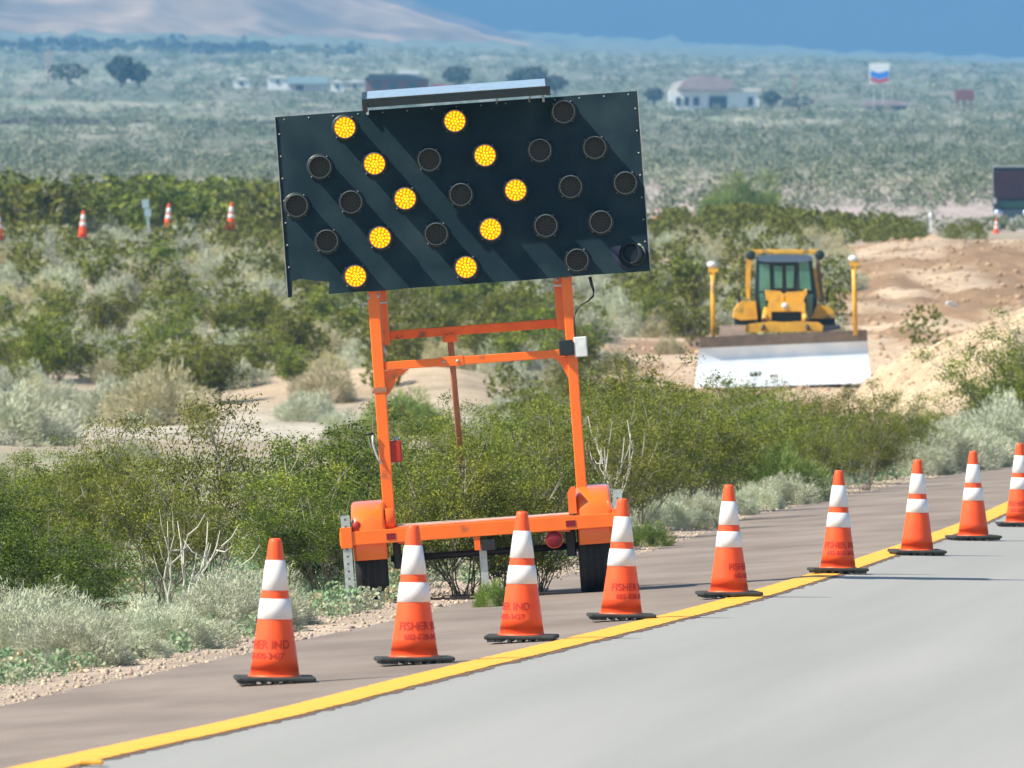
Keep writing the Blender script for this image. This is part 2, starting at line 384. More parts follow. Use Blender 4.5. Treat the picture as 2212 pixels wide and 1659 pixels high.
# the shoulder follows its own widening outer edge
sh = bpy.data.objects['shoulder']; rg = random.Random(3)
for i, y in enumerate(YS):
    dd = float(edge_d(y))+.05+.10*(float(fbm(np.array(y*.5), np.array(1.3), 8))-.47)*2
    sh.data.vertices[i*2+1].co = (float(line_x(y))-dd, y, float(roadz(y))-.06*dd+.006)
yl = strip('yellow_edge_line', .115, -.115, mat('yellow road paint', (.92, .41, .022), .6, scale=7, c2=(.95, .47, .035), lo=.3, hi=.6), .006, YF, jit=.006, n=2)
strip('pavement_joint', -.10, -.15, mat('dark joint', (.17, .11, .075), .9), .003, YF, jit=.022, n=1)

# loose stones along the verge
def scatter_stones():
    rng = np.random.default_rng(11); V = []; Q = []; T = []
    cube = np.array([(-1, -1, -1), (1, -1, -1), (1, 1, -1), (-1, 1, -1), (-.6, -.7, 1), (.7, -.6, 1), (.6, .7, 1), (-.7, .6, 1)], float)
    faces = np.array([(3, 2, 1, 0), (4, 5, 6, 7), (0, 1, 5, 4), (1, 2, 6, 5), (2, 3, 7, 6), (3, 0, 4, 7)])
    N = 12000; Y = rng.uniform(50, 175, N); e = edge_d(Y); dd = e+np.abs(rng.normal(.35, .55, N))-.02
    X = line_x(Y)-dd; keep = np.abs(X/Y) < .055; X = X[keep]; Y = Y[keep]; Z = terrain(X, Y); n = len(X)
    S = rng.gamma(1.4, .0026, n)+.003
    P = cube[None]*(1+rng.uniform(-.35, .35, (n, 8, 3)))*S[:, None, None]*np.array([1.2, 1, .6])
    a = rng.uniform(0, 6.28, n); ca, sa = np.cos(a), np.sin(a)
    x = P[..., 0]*ca[:, None]-P[..., 1]*sa[:, None]; y = P[..., 0]*sa[:, None]+P[..., 1]*ca[:, None]
    V = np.stack([x+X[:, None], y+Y[:, None], P[..., 2]+Z[:, None]+S[:, None]*.3], -1).reshape(-1, 3)
    Q = (faces[None]+np.arange(n)[:, None, None]*8).reshape(-1, 4)
    c = rng.uniform(.75, 1.25, n)[:, None]*np.array([.46, .37, .29])+rng.uniform(-.03, .03, (n, 3))
    me = np_mesh('gravel', V, Q, tint_mat('stone', (30,), .2, 0), False, np.repeat(c, 8, 0))
    tag(link('gravel', me), 'loose tan gravel and stones along the shoulder edge', 'gravel', kind='stuff')
scatter_stones()

def clods():
    rng = np.random.default_rng(15); N = 9000
    cube = np.array([(-1, -1, -1), (1, -1, -1), (1, 1, -1), (-1, 1, -1), (-.6, -.7, 1), (.7, -.6, 1), (.6, .7, 1), (-.7, .6, 1)], float)
    faces = np.array([(3, 2, 1, 0), (4, 5, 6, 7), (0, 1, 5, 4), (1, 2, 6, 5), (2, 3, 7, 6), (3, 0, 4, 7)])
    Y = np.concatenate([rng.uniform(240, 430, N), rng.uniform(188, 225, 1200)]); q = np.concatenate([rng.uniform(.006, .052, N), rng.uniform(.028, .052, 1200)]); X = q*Y
    g = fbm(X*.5, Y*.12, 91); k = (g < .56) | (Y < 230); X = X[k]; Y = Y[k]; Z = terrain(X, Y); n = len(X); S = (rng.gamma(1.1, .014, n)+.012)*np.where(Y < 230, .45, 1)
    P = cube[None]*(1+rng.uniform(-.45, .45, (n, 8, 3)))*S[:, None, None]*np.array([1.3, 1, .7])
    V = (P+np.stack([X, Y, Z+S*.3], 1)[:, None, :]).reshape(-1, 3); Q = (faces[None]+np.arange(n)[:, None, None]*8).reshape(-1, 4)
    c = rng.uniform(.7, 1.25, n)[:, None]*np.array([.46, .32, .21])
    tag(link('rubble', np_mesh('rubble', V, Q, tint_mat('clod', (9,), .2, 0), False, np.repeat(c, 8, 0))), 'brown clods and broken earth on the bare ground behind the bulldozer', 'rubble', kind='stuff')
clods()
# ------------------------------------------------------------------ plants
RS = np.random.default_rng(4)
def leaf_quads(C, size, rng, squash=.55, up=0):
    n = len(C); a = rng.normal(size=(n, 3)); a[:, 2] += up; a /= np.linalg.norm(a, axis=1)[:, None]
    b = np.cross(a, rng.normal(size=(n, 3))); b /= np.linalg.norm(b, axis=1)[:, None]
    s = size*rng.uniform(.6, 1.35, n)[:, None]
    V = np.stack([C-a*s, C+b*s*squash*.7, C+a*s, C-b*s*squash*.7], 1).reshape(-1, 3)
    return V, np.arange(n*4).reshape(-1, 4)
def stem_mesh(paths, r0, r1):
    V = []; Q = []
    for P in paths:
        P = np.array(P); m = len(P); b = len(V)
        for i, p in enumerate(P):
            r = r0+(r1-r0)*i/(m-1)
            for k in range(3):
                a = 2.094*k; V.append((p[0]+r*math.cos(a), p[1]+r*math.sin(a), p[2]))
        for i in range(m-1):
            for k in range(3): Q.append((b+i*3+k, b+i*3+(k+1) % 3, b+(i+1)*3+(k+1) % 3, b+(i+1)*3+k))
    return V, Q
def creosote(seed, leaf, nleaf, nstem=20, spread=.62, r0=.009):
    """one metre tall, widens upward like a vase; leaves gathered in tufts near the branch ends"""
    rng = np.random.default_rng(seed); paths = []; tufts = []; tr = []
    for i in range(nstem):
        az = rng.uniform(0, 6.283); tilt = rng.uniform(.05, 1.0)**.75*spread; L = rng.uniform(.75, 1.05)*(1-.28*tilt)
        p = np.array([rng.normal(0, .04), rng.normal(0, .04), -.04]); dr = np.array([math.cos(az)*tilt, math.sin(az)*tilt, 1.0-.35*tilt]); dr /= np.linalg.norm(dr)
        pts = [p.copy()]; nseg = 6
        for k in range(nseg):
            dr = dr+rng.normal(0, .13, 3); dr[2] += .05; dr /= np.linalg.norm(dr); p = p+dr*L/nseg*1.12; pts.append(p.copy())
            if k >= 1:
                for b in range(2 if k % 2 else 1):
                    bd = dr+rng.normal(0, .65, 3); bd[2] = abs(bd[2])*.6+.15; bd /= np.linalg.norm(bd); l2 = rng.uniform(.14, .36)
                    q1 = p+bd*l2*.5; q2 = p+bd*l2+np.array([0, 0, .03]); paths.append([p.copy(), q1, q2])
                    for t in (1.0,): tufts.append(p+(q2-p)*t); tr.append(.034+.030*rng.uniform())
            if k >= 4: tufts.append(p.copy()); tr.append(.048)
        paths.append(pts)
    tufts = np.array(tufts); tr = np.array(tr)
    idx = rng.integers(0, len(tufts), nleaf); C = tufts[idx]+rng.normal(0, 1, (nleaf, 3))*tr[idx][:, None]*np.array([1, 1, .7])
    C[:, 2] = np.maximum(C[:, 2], .02)
    V, Q = leaf_quads(C, leaf, rng); top = np.percentile(V[:, 2], 98.5); V = V/np.array([1, 1, top])
    SV, SQ = stem_mesh(paths, r0, r0*.35)
    return (V, Q), ([(a, b, c/top) for a, b, c in SV], SQ)
def bursage(seed, n, w=.03, dome=.8):
    """half-dome of fine pale twigs, one metre across and half a metre tall"""
    rng = np.random.default_rng(seed)
    az = rng.uniform(0, 6.283, n); el = np.arccos(rng.uniform(0.0, 1, n)); r = rng.uniform(.55, 1, n)**.5
    lump = 1+.28*(np.sin(az*3+seed)*np.sin(el*4)+np.sin(az*5+2*seed)*.6)
    R = r*lump*.5; C = np.stack([R*np.sin(el)*np.cos(az), R*np.sin(el)*np.sin(az), R*np.cos(el)*dome*1.15], 1)
    a = C/np.linalg.norm(C, axis=1)[:, None]+rng.normal(0, .55, (n, 3)); a[:, 2] += .3; a /= np.linalg.norm(a, axis=1)[:, None]
    b = np.cross(a, rng.normal(size=(n, 3))); b /= np.linalg.norm(b, axis=1)[:, None]; L = w*rng.uniform(1.2, 3.0, n)[:, None]; ww = w*.26
    V = np.stack([C-a*L*.6-b*ww, C-a*L*.6+b*ww, C+a*L+b*ww*.4, C+a*L-b*ww*.4], 1).reshape(-1, 3)
    V[:, 2] = np.maximum(V[:, 2], -.02)
    return V, np.arange(n*4).reshape(-1, 4)

M['creo'] = mat('creosote leaf', (.075, .110, .010), .65, scale=4, c2=(.29, .305, .038), lo=.36, hi=.66, objrand=.26, trans=.16, spec=.25)
M['creo_stem'] = mat('grey creosote stem', (.17, .155, .12), .8, scale=6, c2=(.34, .32, .26))
M['creo_dark'] = mat('dense dark creosote leaf', (.045, .085, .006), .6, scale=4, c2=(.15, .21, .02), trans=.14, spec=.25)
M['burs'] = mat('grey green twigs', (.40, .44, .30), .8, scale=5, c2=(.62, .62, .48), objrand=.2, trans=.15)
M['dry'] = mat('straw coloured twigs', (.48, .44, .24), .8, scale=5, c2=(.64, .60, .40), objrand=.15, trans=.15)
M['fresh'] = mat('fresh green leaf', (.17, .26, .05), .6, scale=4, c2=(.30, .38, .09), objrand=.15, trans=.25)
M['weed'] = mat('low green weeds', (.15, .25, .11), .7, scale=5, c2=(.30, .40, .22), objrand=.2, trans=.2)

def two(name, leafVQ, stemVQ, ml, ms):
    return (np_mesh(name+' leaves', *leafVQ, ml), np_mesh(name+' stems', *stemVQ, ms) if stemVQ else None)
NEAR = [two('creosote', *creosote(100+i, .0118, (19000, 14500, 21000, 17000, 13000)[i], (20, 16, 22, 17, 15)[i], .66+.1*(i % 3), .0065), M['creo'], M['creo_stem']) for i in range(5)]
DARK = [two('dark creosote', *creosote(150+i, .0130, 26000, 26, .75, .006), M['creo_dark'], M['creo_stem']) for i in range(2)]
MID = [two('creosote mid', *creosote(200+i, .034, 3600, 18, .7, .009), M['creo'], M['creo_stem']) for i in range(5)]
FARC = [two('creosote far', *creosote(300+i, .07, 800, 12, .75, .012), M['creo'], M['creo_stem']) for i in range(4)]
BN = [np_mesh('bursage', *bursage(400+i, 11000, .014), M['burs']) for i in range(4)]
BM = [np_mesh('bursage mid', *bursage(410+i, 4500, .022), M['burs']) for i in range(4)]
DM = [np_mesh('dry bush', *bursage(420+i, 5000, .020), M['dry']) for i in range(3)]
GM = [np_mesh('green bush', *bursage(430+i, 7000, .018), M['fresh']) for i in range(2)]
WM = [np_mesh('weed clump', *bursage(440+i, 1800, .035, .5), M['weed']) for i in range(3)]

used = set()
def plant(kind, x, y, h, label, group, rz=None, wide=1.0, z=None):
    rz = random.uniform(0, 6.28) if rz is None else rz
    z = gz(x, y) if z is None else z
    if kind == 'creosote_bush':
        lib = (DARK if 'dark' in label or 'deep green' in label else NEAR) if y < 93 else (NEAR if y < 185 else (MID if y < 330 else FARC))
        lm, sm = lib[random.randrange(len(lib))]
        o = empty('creosote_bush', (x, y, z), (0, 0, rz)); o.scale = (h*wide, h*wide, h)
        link('foliage', lm, o); link('stems', sm, o)
        tag(o, label, 'bush', group)
    else:
        lib = {'bursage_bush': BN if y < 200 else BM, 'dry_bush': DM, 'green_bush': GM, 'weed_clump': WM}[kind]
        o = link(kind, lib[random.randrange(len(lib))], None, (x, y, z)); o.rotation_euler = (0, 0, rz); o.scale = (h*1.9*wide, h*1.9*wide, h*1.9)
        tag(o, label, {'weed_clump': 'weed'}.get(kind, 'bush'), group)
    return o
random.seed(7)
def at(u, v, **k): return hit(u, v, **k)
def along(u, Y): return (u-UC)/F*Y, Y

# --- bushes the photo lets one tell apart (u, depth, height in m, width)
key = [
 (30, 74.5, .74, 1.25, 'dark green creosote bush at the left edge behind the pale low shrubs'),
 (165, 77, .56, 1.2, 'low dark creosote bush between the left edge bush and the bare grey twigs'),
 (345, 83, 1.0, 1.0, 'open creosote bush with bare grey twigs at its foot left of the first cone'),
 (455, 88, 1.38, .8, 'tall creosote bush whose crown stands highest left of the trailer'),
 (240, 96, 1.25, .7, 'thin brownish creosote bush with a narrow crown near the left edge'),
 (620, 87, 1.05, 1.0, 'broad creosote bush directly behind the first cone'),
 (735, 90, 1.15, .9, 'dark creosote bush touching the left side of the trailer mast'),
 (690, 84.8, .68, 1.2, 'deep green low creosote bush left of the perforated stabiliser leg'),
]
for u, Y, h, w, lab in key:
    x, y = along(u, Y); plant('creosote_bush', x, y, h, lab, None, wide=w)
belts = [
 ([(905, 84.0, .80), (1000, 83.95, 1.02), (1085, 84.0, .95), (1160, 84.1, .85)], 'creosote bush growing round the trailer drawbar right behind the orange beam', 'creosote bushes round the drawbar'),
 ([(880, 96, 1.1), (960, 99, 1.15), (1040, 100, 1.1), (1120, 103, 1.15), (1190, 102, 1.0), (830, 100, 1.1), (1000, 108, 1.15), (1090, 112, 1.2), (900, 107, .95)],
  'olive creosote bush seen between the two orange masts', 'creosote bushes seen between the trailer masts'),
 ([(1290, 108, 1.2), (1370, 112, 1.3), (1460, 118, 1.4), (1330, 121, 1.45), (1410, 127, 1.5), (1500, 130, 1.35), (1240, 115, 1.3), (1540, 124, 1.2)],
  'creosote bush with pale stems between the right trailer mast and dozer blade', 'creosote bushes right of the trailer'),
 ([(1600, 135, 1.15), (1680, 139, 1.12), (1760, 143, 1.12), (1840, 147, 1.12), (1900, 152, 1.12), (1640, 146, 1.05), (1730, 150, 1.0), (1870, 141, .9), (1570, 142, 1.15), (1800, 138, .9), (1960, 158, 1.05)],
  'creosote bush in the dark green belt below the dozer blade', 'creosote bushes below the dozer'),
 ([(2212, 178, 1.8), (2245, 172, 1.9), (2190, 176, 1.25), (1955, 174, .62), (2030, 176, .7), (1905, 172, .5), (2150, 172, .6), (2075, 168, .65), (1995, 165, .8)],
  'creosote bush beside the sand berm at the right edge', 'creosote bushes at the right edge'),
]
for lst, lab, grp in belts:
    for u, Y, h in lst:
        x, y = along(u, Y); plant('creosote_bush', x, y, h*random.uniform(.92, 1.05), lab, grp, wide=random.uniform(.85, 1.1))
for u, Y, h in [(-30, 92, .85), (40, 98, .8), (120, 101, .95), (60, 108, .7), (150, 94, .8), (260, 110, .8), (20, 118, .75), (200, 121, .7)]:
    x, y = along(u, Y); plant('creosote_bush', x, y, h, 'sparse creosote bush at the left edge behind the dark green one', 'sparse creosote bushes at the left edge', wide=1.1)
# low pale shrubs near the shoulder
for u, Y, h in [(20, 68.5, .42), (95, 67.5, .36), (160, 66.5, .33), (-20, 71, .45), (215, 70, .3), (330, 70.5, .33), (385, 70, .30), (60, 72, .46), (440, 73.5, .32), (500, 75, .40), (545, 76, .42), (560, 74, .28), (290, 68, .2), (130, 70.5, .38)]:
    x, y = along(u, Y); plant('bursage_bush', x, y, h*.82, 'pale grey green low shrub at the shoulder edge left of the first cone', 'pale low shrubs at the lower left', wide=1.25)
for u, Y, h in [(1240, 103, .2), (1345, 106, .22), (1430, 113, .3), (1500, 117, .28), (1590, 122, .22), (1640, 126, .26), (1690, 129, .32), (1730, 132, .3), (1530, 113, .13), (1100, 100, .25), (1160, 101, .2)]:
    x, y = along(u, Y); plant('bursage_bush', x, y, h, 'pale grey low shrub along the verge between the trailer and the sixth cone', 'pale low shrubs along the verge', wide=1.2)
for u, Y, h in [(1985, 156, .5), (2040, 160, .6), (2090, 163, .62), (2140, 168, .8), (2190, 170, .9), (2225, 172, .8), (2170, 176, .9), (2010, 166, .6)]:
    x, y = along(u, Y); plant('bursage_bush', x, y, h, 'pale grey green shrub on the verge above the far cones at the right', 'pale shrubs at the right edge', wide=1.1)
x, y = along(1400, 103.5); plant('green_bush', x, y, .2, 'dark blue green round shrub beside the fourth cone top', None, wide=1.1)
x, y = along(1690, 131); plant('green_bush', x, y, .62, 'bright yellow green bush in front of the dark creosote belt', None, wide=.7)
x, y = along(1065, 79.5); plant('green_bush', x, y, .17, 'small bright green weed tuft left of the third cone', None, wide=.8)
x, y = along(345, 236); plant('dry_bush', x, y, 1.15, 'large straw coloured dome bush left of the sand heap', None, wide=.9)
x, y = along(250, 240); plant('bursage_bush', x, y, .9, 'grey green bush touching the left side of the straw coloured dome bush', None)
x, y = along(870, 222); plant('green_bush', x, y, .8, 'rounded yellow green bush behind the left mast', None, wide=1.0)
x, y = along(720, 236); plant('bursage_bush', x, y, .30, 'small dark round shrub on the pale wash left of the mast', None)
x, y = along(25, 205); plant('bursage_bush', x, y, 1.0, 'dark grey bush on the pale wash at the left edge', None)
x, y = along(1610, 660); plant('green_bush', x, y, 3.1, 'big hazy light green bush standing above the far creosote belt', None, wide=.85)
x, y = along(1560, 640); plant('green_bush', x, y, 2.0, 'smaller hazy green bush left of the big hazy light green one', None, wide=.8)

# --- random belts
def scatter(n, y0, y1, dens, rng, qlim=.052):
    out = []; k = 0
    ys = np.sqrt(rng.uniform(y0*y0, y1*y1, n)); qs = rng.uniform(-qlim, qlim, n); r = rng.uniform(0, 1, n)
    for y, q, a in zip(ys, qs, r):
        x = q*y; d = float(line_x(y))-x
        if d < float(edge_d(y))+3.2: continue
        if a < dens(q, y, x): out.append((x, y, q))
    return out
rng = np.random.default_rng(21); cand = []
def dens_mid(q, y, x):                       # 105..245 m
    if q < -.010: return .16 if y < 170 else .06
    if 5.0 < x and 184 < y < 238: return 0
    return .30 if y < 200 else .14
for x, y, q in scatter(640, 106, 245, dens_mid, rng):
    r = rng.uniform()
    if q < -.010: k, h = ('bursage_bush', rng.uniform(.25, .55)) if r < .7 else ('creosote_bush', rng.uniform(.5, .9))
    else: k, h = ('creosote_bush', rng.uniform(.65, 1.1)) if r < .55 else ('bursage_bush', rng.uniform(.3, .7))
    cand.append((k, x, y, h, q))
def dens_slope(q, y, x):                     # 245..435 m
    if q > .027: return .03
    if q > .006: return .16 if y < 315 else .8
    if 245 < y < 285 and -.022 < q < -.001: return .42
    return .72
for x, y, q in scatter(1500, 245, 435, dens_slope, rng):
    if abs(x-(1690-UC)/F*268) < 3.0 and 262 < y < 276: continue
    if q > .0355 and y > 310: continue
    if q > .012 and y < 268: continue
    r = rng.uniform()
    if r < .42: k, h = 'creosote_bush', rng.uniform(.7, 1.35)
    elif r < .76: k, h = 'bursage_bush', rng.uniform(.45, .95)
    else: k, h = 'dry_bush', rng.uniform(.4, .85)
    cand.append((k, x, y, h, q))
for x, y, q in scatter(1500, 432, 560, lambda q, y, x: .8, rng):
    if q*F+UC > 2125 or fbm(np.array(x*.16), np.array(y*.02), 88) < .36: continue
    if min(abs(q*F+UC-c_) for c_ in (1496, 2152, 1418, 2010)) < 24: continue
    top = np.interp(q*F+UC, [0, 500, 1000, 1400, 1600, 1900, 2060, 2212], [2.3, 2.3, 1.6, 1.15, 1.5, 1.0, .75, .5])
    cand.append(('creosote_bush', x, y, rng.uniform(.35, 1.1)*top, q) if rng.uniform() < .75 else ('bursage_bush', x, y, rng.uniform(.35, .6)*min(top, 1.6), q))
cand.sort(key=lambda c: -c[3]/c[2])
LAB = {
 'creosote_bush': {0: ('creosote bush growing among bare dirt at middle distance below the dozer level', 'creosote bushes at middle distance'),
                   1: ('olive creosote bush on the scrubby slope behind the wash', 'creosote bushes on the slope'),
                   2: ('hazy creosote bush in the distant belt level with the far small cones', 'creosote bushes of the distant belt')},
 'bursage_bush': {0: ('small grey green shrub on the flat behind the roadside bushes', 'grey shrubs on the flat'),
                  1: ('grey green shrub scattered over the scrubby slope behind the wash', 'grey shrubs on the slope'),
                  2: ('hazy grey shrub in the distant creosote belt', 'grey shrubs of the distant belt')},
 'dry_bush': {1: ('straw coloured dry bush on the scrubby slope behind the wash', 'dry bushes on the slope')},
}
cnt = {}; rest = []
cap = {'creosote_bush': 245, 'bursage_bush': 230, 'dry_bush': 200}
for k, x, y, h, q in cand:
    vis = abs(q) < .0445
    cnt[k] = cnt.get(k, 0)+(1 if vis else 0)
    if cnt[k] <= cap[k] and vis:
        zn = 0 if y < 245 else (1 if y < 432 else 2)
        lab, grp = LAB[k].get(zn, LAB[k][1]); plant(k, x, y, h, lab, grp, wide=random.uniform(.8, 1.15))
    else: rest.append((k, x, y, h))

def scrub_mesh(name, items, nq, size, label, seed=1, wide=.62):
    """items: (x, y, z, h, colour)"""
    rng = np.random.default_rng(seed); n = len(items)
    P = np.array([(i[0], i[1], i[2]) for i in items]); h = np.array([i[3] for i in items]); c = np.array([i[4] for i in items])
    az = rng.uniform(0, 6.283, (n, nq)); r = rng.uniform(.2, 1, (n, nq))**.6; zz = rng.uniform(.03, 1, (n, nq)); rr = r*np.sin(np.clip(zz, .08, .93)**.8*math.pi)**.5*wide
    C = np.stack([rr*np.cos(az), rr*np.sin(az), zz], -1)*h[:, None, None]+P[:, None, :]
    C = C.reshape(-1, 3); S = np.repeat(h*size, nq)[:, None]; m = len(C)
    a = rng.normal(size=(m, 3)); a /= np.linalg.norm(a, axis=1)[:, None]; b = np.cross(a, rng.normal(size=(m, 3))); b /= np.linalg.norm(b, axis=1)[:, None]
    V = np.stack([C-a*S, C+b*S*.7, C+a*S, C-b*S*.7], 1).reshape(-1, 3); V[:, 2] = V[:, 2]
    T = np.repeat(np.repeat(c, nq, 0)*rng.uniform(.82, 1.18, (m, 1)), 4, 0)
    me = np_mesh(name, V, np.arange(m*4).reshape(-1, 4), tint_mat(name+' leaf', (2,), .15, 0, trans=.2), False, T)
    return tag(link(name, me), label, 'scrub', kind='stuff')
CC = {'creosote_bush': (.17, .185, .04), 'bursage_bush': (.46, .48, .35), 'dry_bush': (.52, .48, .30)}
items = [(x, y, gz(x, y), h, CC[k]) for k, x, y, h in rest]
scrub_mesh('scrub', items, 190, .075, 'mass of smaller olive and grey scrub filling the slope between the larger bushes', 3)
# far desert scrub
def far_scrub():
    rng = np.random.default_rng(77); out = []
    for y0, y1, n, h0, h1 in [(640, 930, 700, .4, 1.0), (880, 1600, 5200, .4, 1.4), (1600, 2700, 8000, .5, 1.7), (2700, 5200, 8000, .8, 2.6)]:
        ys = np.sqrt(rng.uniform(y0*y0, y1*y1, n)); q = rng.uniform(-.052, .052, n); xs = q*ys; zs = terrain(xs, ys)
        cl = fbm(xs*.02, ys*.006, 31); hh = rng.uniform(h0, h1, n)
        for x, y, z, g, h in zip(xs, ys, zs, cl, hh):
            if rng.uniform() > (g-.22)*3.2: continue
            t = rng.uniform()
            c = (.15, .18, .09) if t < .42 else ((.25, .28, .19) if t < .85 else (.38, .37, .26))
            out.append((x, y, z-.1, h, c))
    return out
scrub_mesh('distant_scrub', far_scrub(), 30, .15, 'hazy desert scrub covering the distant plain', 5, 1.0)

# weeds along the verge
def weeds():
    rng = np.random.default_rng(9); N = 9000; Y = rng.uniform(56, 180, N); e = edge_d(Y); dd = e+rng.uniform(.45, 3.8, N)
    X = line_x(Y)-dd; g = fbm(X*.7, Y*.35, 33); ok = (np.abs(X/Y) < .05) & (g > .43)
    X = X[ok]; Y = Y[ok]; Z = terrain(X, Y); out = []
    for x, y, z in zip(X, Y, Z):
        t = rng.uniform(); c = (.24, .36, .20) if t < .5 else ((.40, .44, .31) if t < .88 else (.50, .45, .28))
        out.append((x, y, z-.01, rng.uniform(.04, .15), c))
    V = scrub_mesh('grass', out, 44, .13, 'low blue green weeds and grass along the gravel verge', 8); V['category'] = 'grass'
weeds()
# bare grey twigs
def dead_twigs(u, Y, h, seed, lab, spread=.5, n=7):
    rng = np.random.default_rng(seed); m = MB()
    for i in range(n):
        az = rng.uniform(0, 6.28); t = rng.uniform(.1, spread); p = Vector((0, 0, -.03)); d = Vector((math.cos(az)*t, math.sin(az)*t*.5, 1)).normalized(); pts = [p.copy()]
        for k in range(6):
            d = (d+Vector(rng.normal(0, .16, 3))).normalized(); p = p+d*h/6; pts.append(p.copy())
            if k > 1:
                q = p.copy(); e = (d+Vector(rng.normal(0, .6, 3))).normalized(); m.tube([q, q+e*h*.14, q+(e+Vector((0, 0, .3)))*h*.24], [.006, .004, .002], n=4)
        m.tube(pts, [.012, .011, .009, .007, .005, .004, .002], n=5)
    x, y = along(u, Y); o = m.build('dead_shrub', M['galv_twig']); o.location = (x, y, gz(x, y)); tag(o, lab, 'shrub')
M['galv_twig'] = mat('bleached twig', (.50, .47, .40), .8, scale=20, c2=(.62, .60, .54))
dead_twigs(375, 79, .62, 3, 'bare bleached grey twigs standing among green bushes left of the first cone', .75)
dead_twigs(1330, 104.5, .9, 8, 'pale bare twigs rising right of the trailer', .8, 9)
dead_twigs(1010, 94.5, .5, 12, 'short pale bare twigs above the trailer beam', .9, 8)

# ------------------------------------------------------------------ cones
def text_mesh(txt, size):
    cu = bpy.data.curves.new('lettering', 'FONT'); cu.body = txt; cu.size = size; cu.align_x = 'CENTER'; cu.offset = .0008
    ob = bpy.data.objects.new('tmp', cu); col.objects.link(ob); bpy.context.view_layer.update()
    me = bpy.data.meshes.new_from_object(ob.evaluated_get(bpy.context.evaluated_depsgraph_get())); bpy.data.objects.remove(ob, do_unlink=True)
    return me
CONE_R = [(.030, .711), (.1235, .036)]
def cone_r(z): return .030+(.1235-.030)*(.711-z)/(.711-.036)
def cone_lettering():
    import bmesh
    bm = bmesh.new()
    for txt, size, z0 in (('FISHER IND', .058, .175), ('602-020-3427', .040, .125)):
        me = text_mesh(txt, size)
        b0 = len(bm.verts); bm.from_mesh(me); bm.verts.ensure_lookup_table()
        for v in bm.verts[b0:]:
            v.co.z = 0; v.co.y += z0
    bmesh.ops.triangulate(bm, faces=bm.faces[:])
    bmesh.ops.subdivide_edges(bm, edges=[e for e in bm.edges if e.calc_length() > .012], cuts=2)
    for v in bm.verts:
        x, z = v.co.x, v.co.y; r = cone_r(z)+.0022; a = x/.108
        v.co = (r*math.sin(a), -r*math.cos(a), z)
    me = bpy.data.meshes.new('lettering'); bm.to_mesh(me); bm.free(); me.materials.append(M['letter']); return me
def make_cone():
    r = empty('traffic_cone', (0, 0, 0))
    m = MB(); P = [(.1235, .036), (.118, .075)]
    for i in range(12):
        z = .075+(.655-.075)*i/11; P.append((cone_r(z), z))
    P += [(.037, .668), (.033, .69), (.031, .702), (.027, .711), (.020, .712), (.018, .68)]
    m.lathe(P, n=40); m.lathe([(.132, .030), (.131, .040), (.1235, .044)], n=40); m.build('cone_body', M['cone'], r)
    for z0, z1 in ((.316, .418), (.457, .607)):
        c = MB(); c.lathe([(cone_r(z0)-.001, z0), (cone_r(z0)+.003, z0+.002), (cone_r(z1)+.003, z1-.002), (cone_r(z1)-.001, z1)], n=40); c.build('reflective_collar', M['collar'], r)
    b = MB(); s = .195
    b.box(-s, s, -s, s, .014, .036, bev=.03)
    for i in range(-3, 4):
        w = .030 if abs(i) < 3 else .045; x = i*.056*(1.0 if abs(i) < 3 else .93)
        if abs(i) in (1,) : w = .02
        b.box(x-w/2, x+w/2, -s+.004, s-.004, .0, .0145)
    b.build('base', M['base'], r)
    return r
cone0 = make_cone(); LET = cone_lettering()
cones = [  # u, v of base bottom, lettering angle, base turn
 (593, 1480, -33, 4, 'nearest traffic cone of the row, whole on the brown shoulder left of the trailer', 1),
 (895, 1437, 32, 5, 'second traffic cone from the left in the row, right in front of the left fender', 1),
 (1127, 1389, -52, -4, 'third traffic cone from the left, in front of the middle of the trailer beam', 1),
 (1342, 1342, 42, 3, 'fourth traffic cone, in front of the right trailer wheel', 1),
 (1575, 1293, 75, 6, 'fifth traffic cone, first one standing clear to the right of the trailer', 1),
 (1810, 1241, 15, 5, 'sixth traffic cone, with its base across the yellow line', 1),
 (1981, 1201, 150, 8, 'seventh traffic cone, third from the right edge of the row', 0),
 (2103, 1169, 170, 10, 'eighth traffic cone, last one wholly inside the picture at the right', 0),
 (2203, 1139, 10, 3, 'traffic cone cut by the right edge of the picture', 1)]
for i, (u, v, la, br, lab, let) in enumerate(cones):
    o = cone0 if i == 0 else copy_tree(cone0)
    if i == 0: kids = [c for c in o.children]
    x, y, z = hit(u, v-1); o.location = (x, y, z+.006); o.rotation_euler = (math.radians([.6, -.4, .3, 0, .5, -.6, 1.2, .4, 0][i]), math.radians([.3, -.5, .2, .6, -.2, .7, .2, -.4, 0][i]), math.radians(br)); o['label'] = lab; o['category'] = 'cone'; o['group'] = 'orange traffic cones along the yellow line'
LETO = []
for i, c in enumerate(cones):
    if c[5]:
        roots = [o for o in bpy.data.objects if o.get('label') == c[4]]
        l = link('lettering', LET, roots[0]); l.rotation_euler = (0, 0, math.radians(c[2]-c[3]))

# raised marker on the yellow line
mk = MB(); mk.box(-.05, .05, -.05, .05, 0, .018, bev=.02)
o = mk.build('road_marker', mat('amber marker', (.9, .42, .05), .4)); x, y, z = hit(196, 1656); o.location = (x, y, z+.008); tag(o, 'small raised amber marker on the near end of the yellow line', 'road marker')

# ------------------------------------------------------------------ arrow board trailer
ZT = 83.0; ST = F/ZT; RO = .072
def T(u, v, y=0):
    dx = (u-1050)/ST; dz = (1300-v)/ST; return Vector((dx*math.cos(RO)+dz*math.sin(RO), y, -dx*math.sin(RO)+dz*math.cos(RO)))
tr = empty('arrow_board_trailer', W(1050, 1300, ZT), (0, -RO, 0))
tag(tr, 'orange two wheeled trailer carrying a big black arrow board with lit amber chevrons', 'trailer')
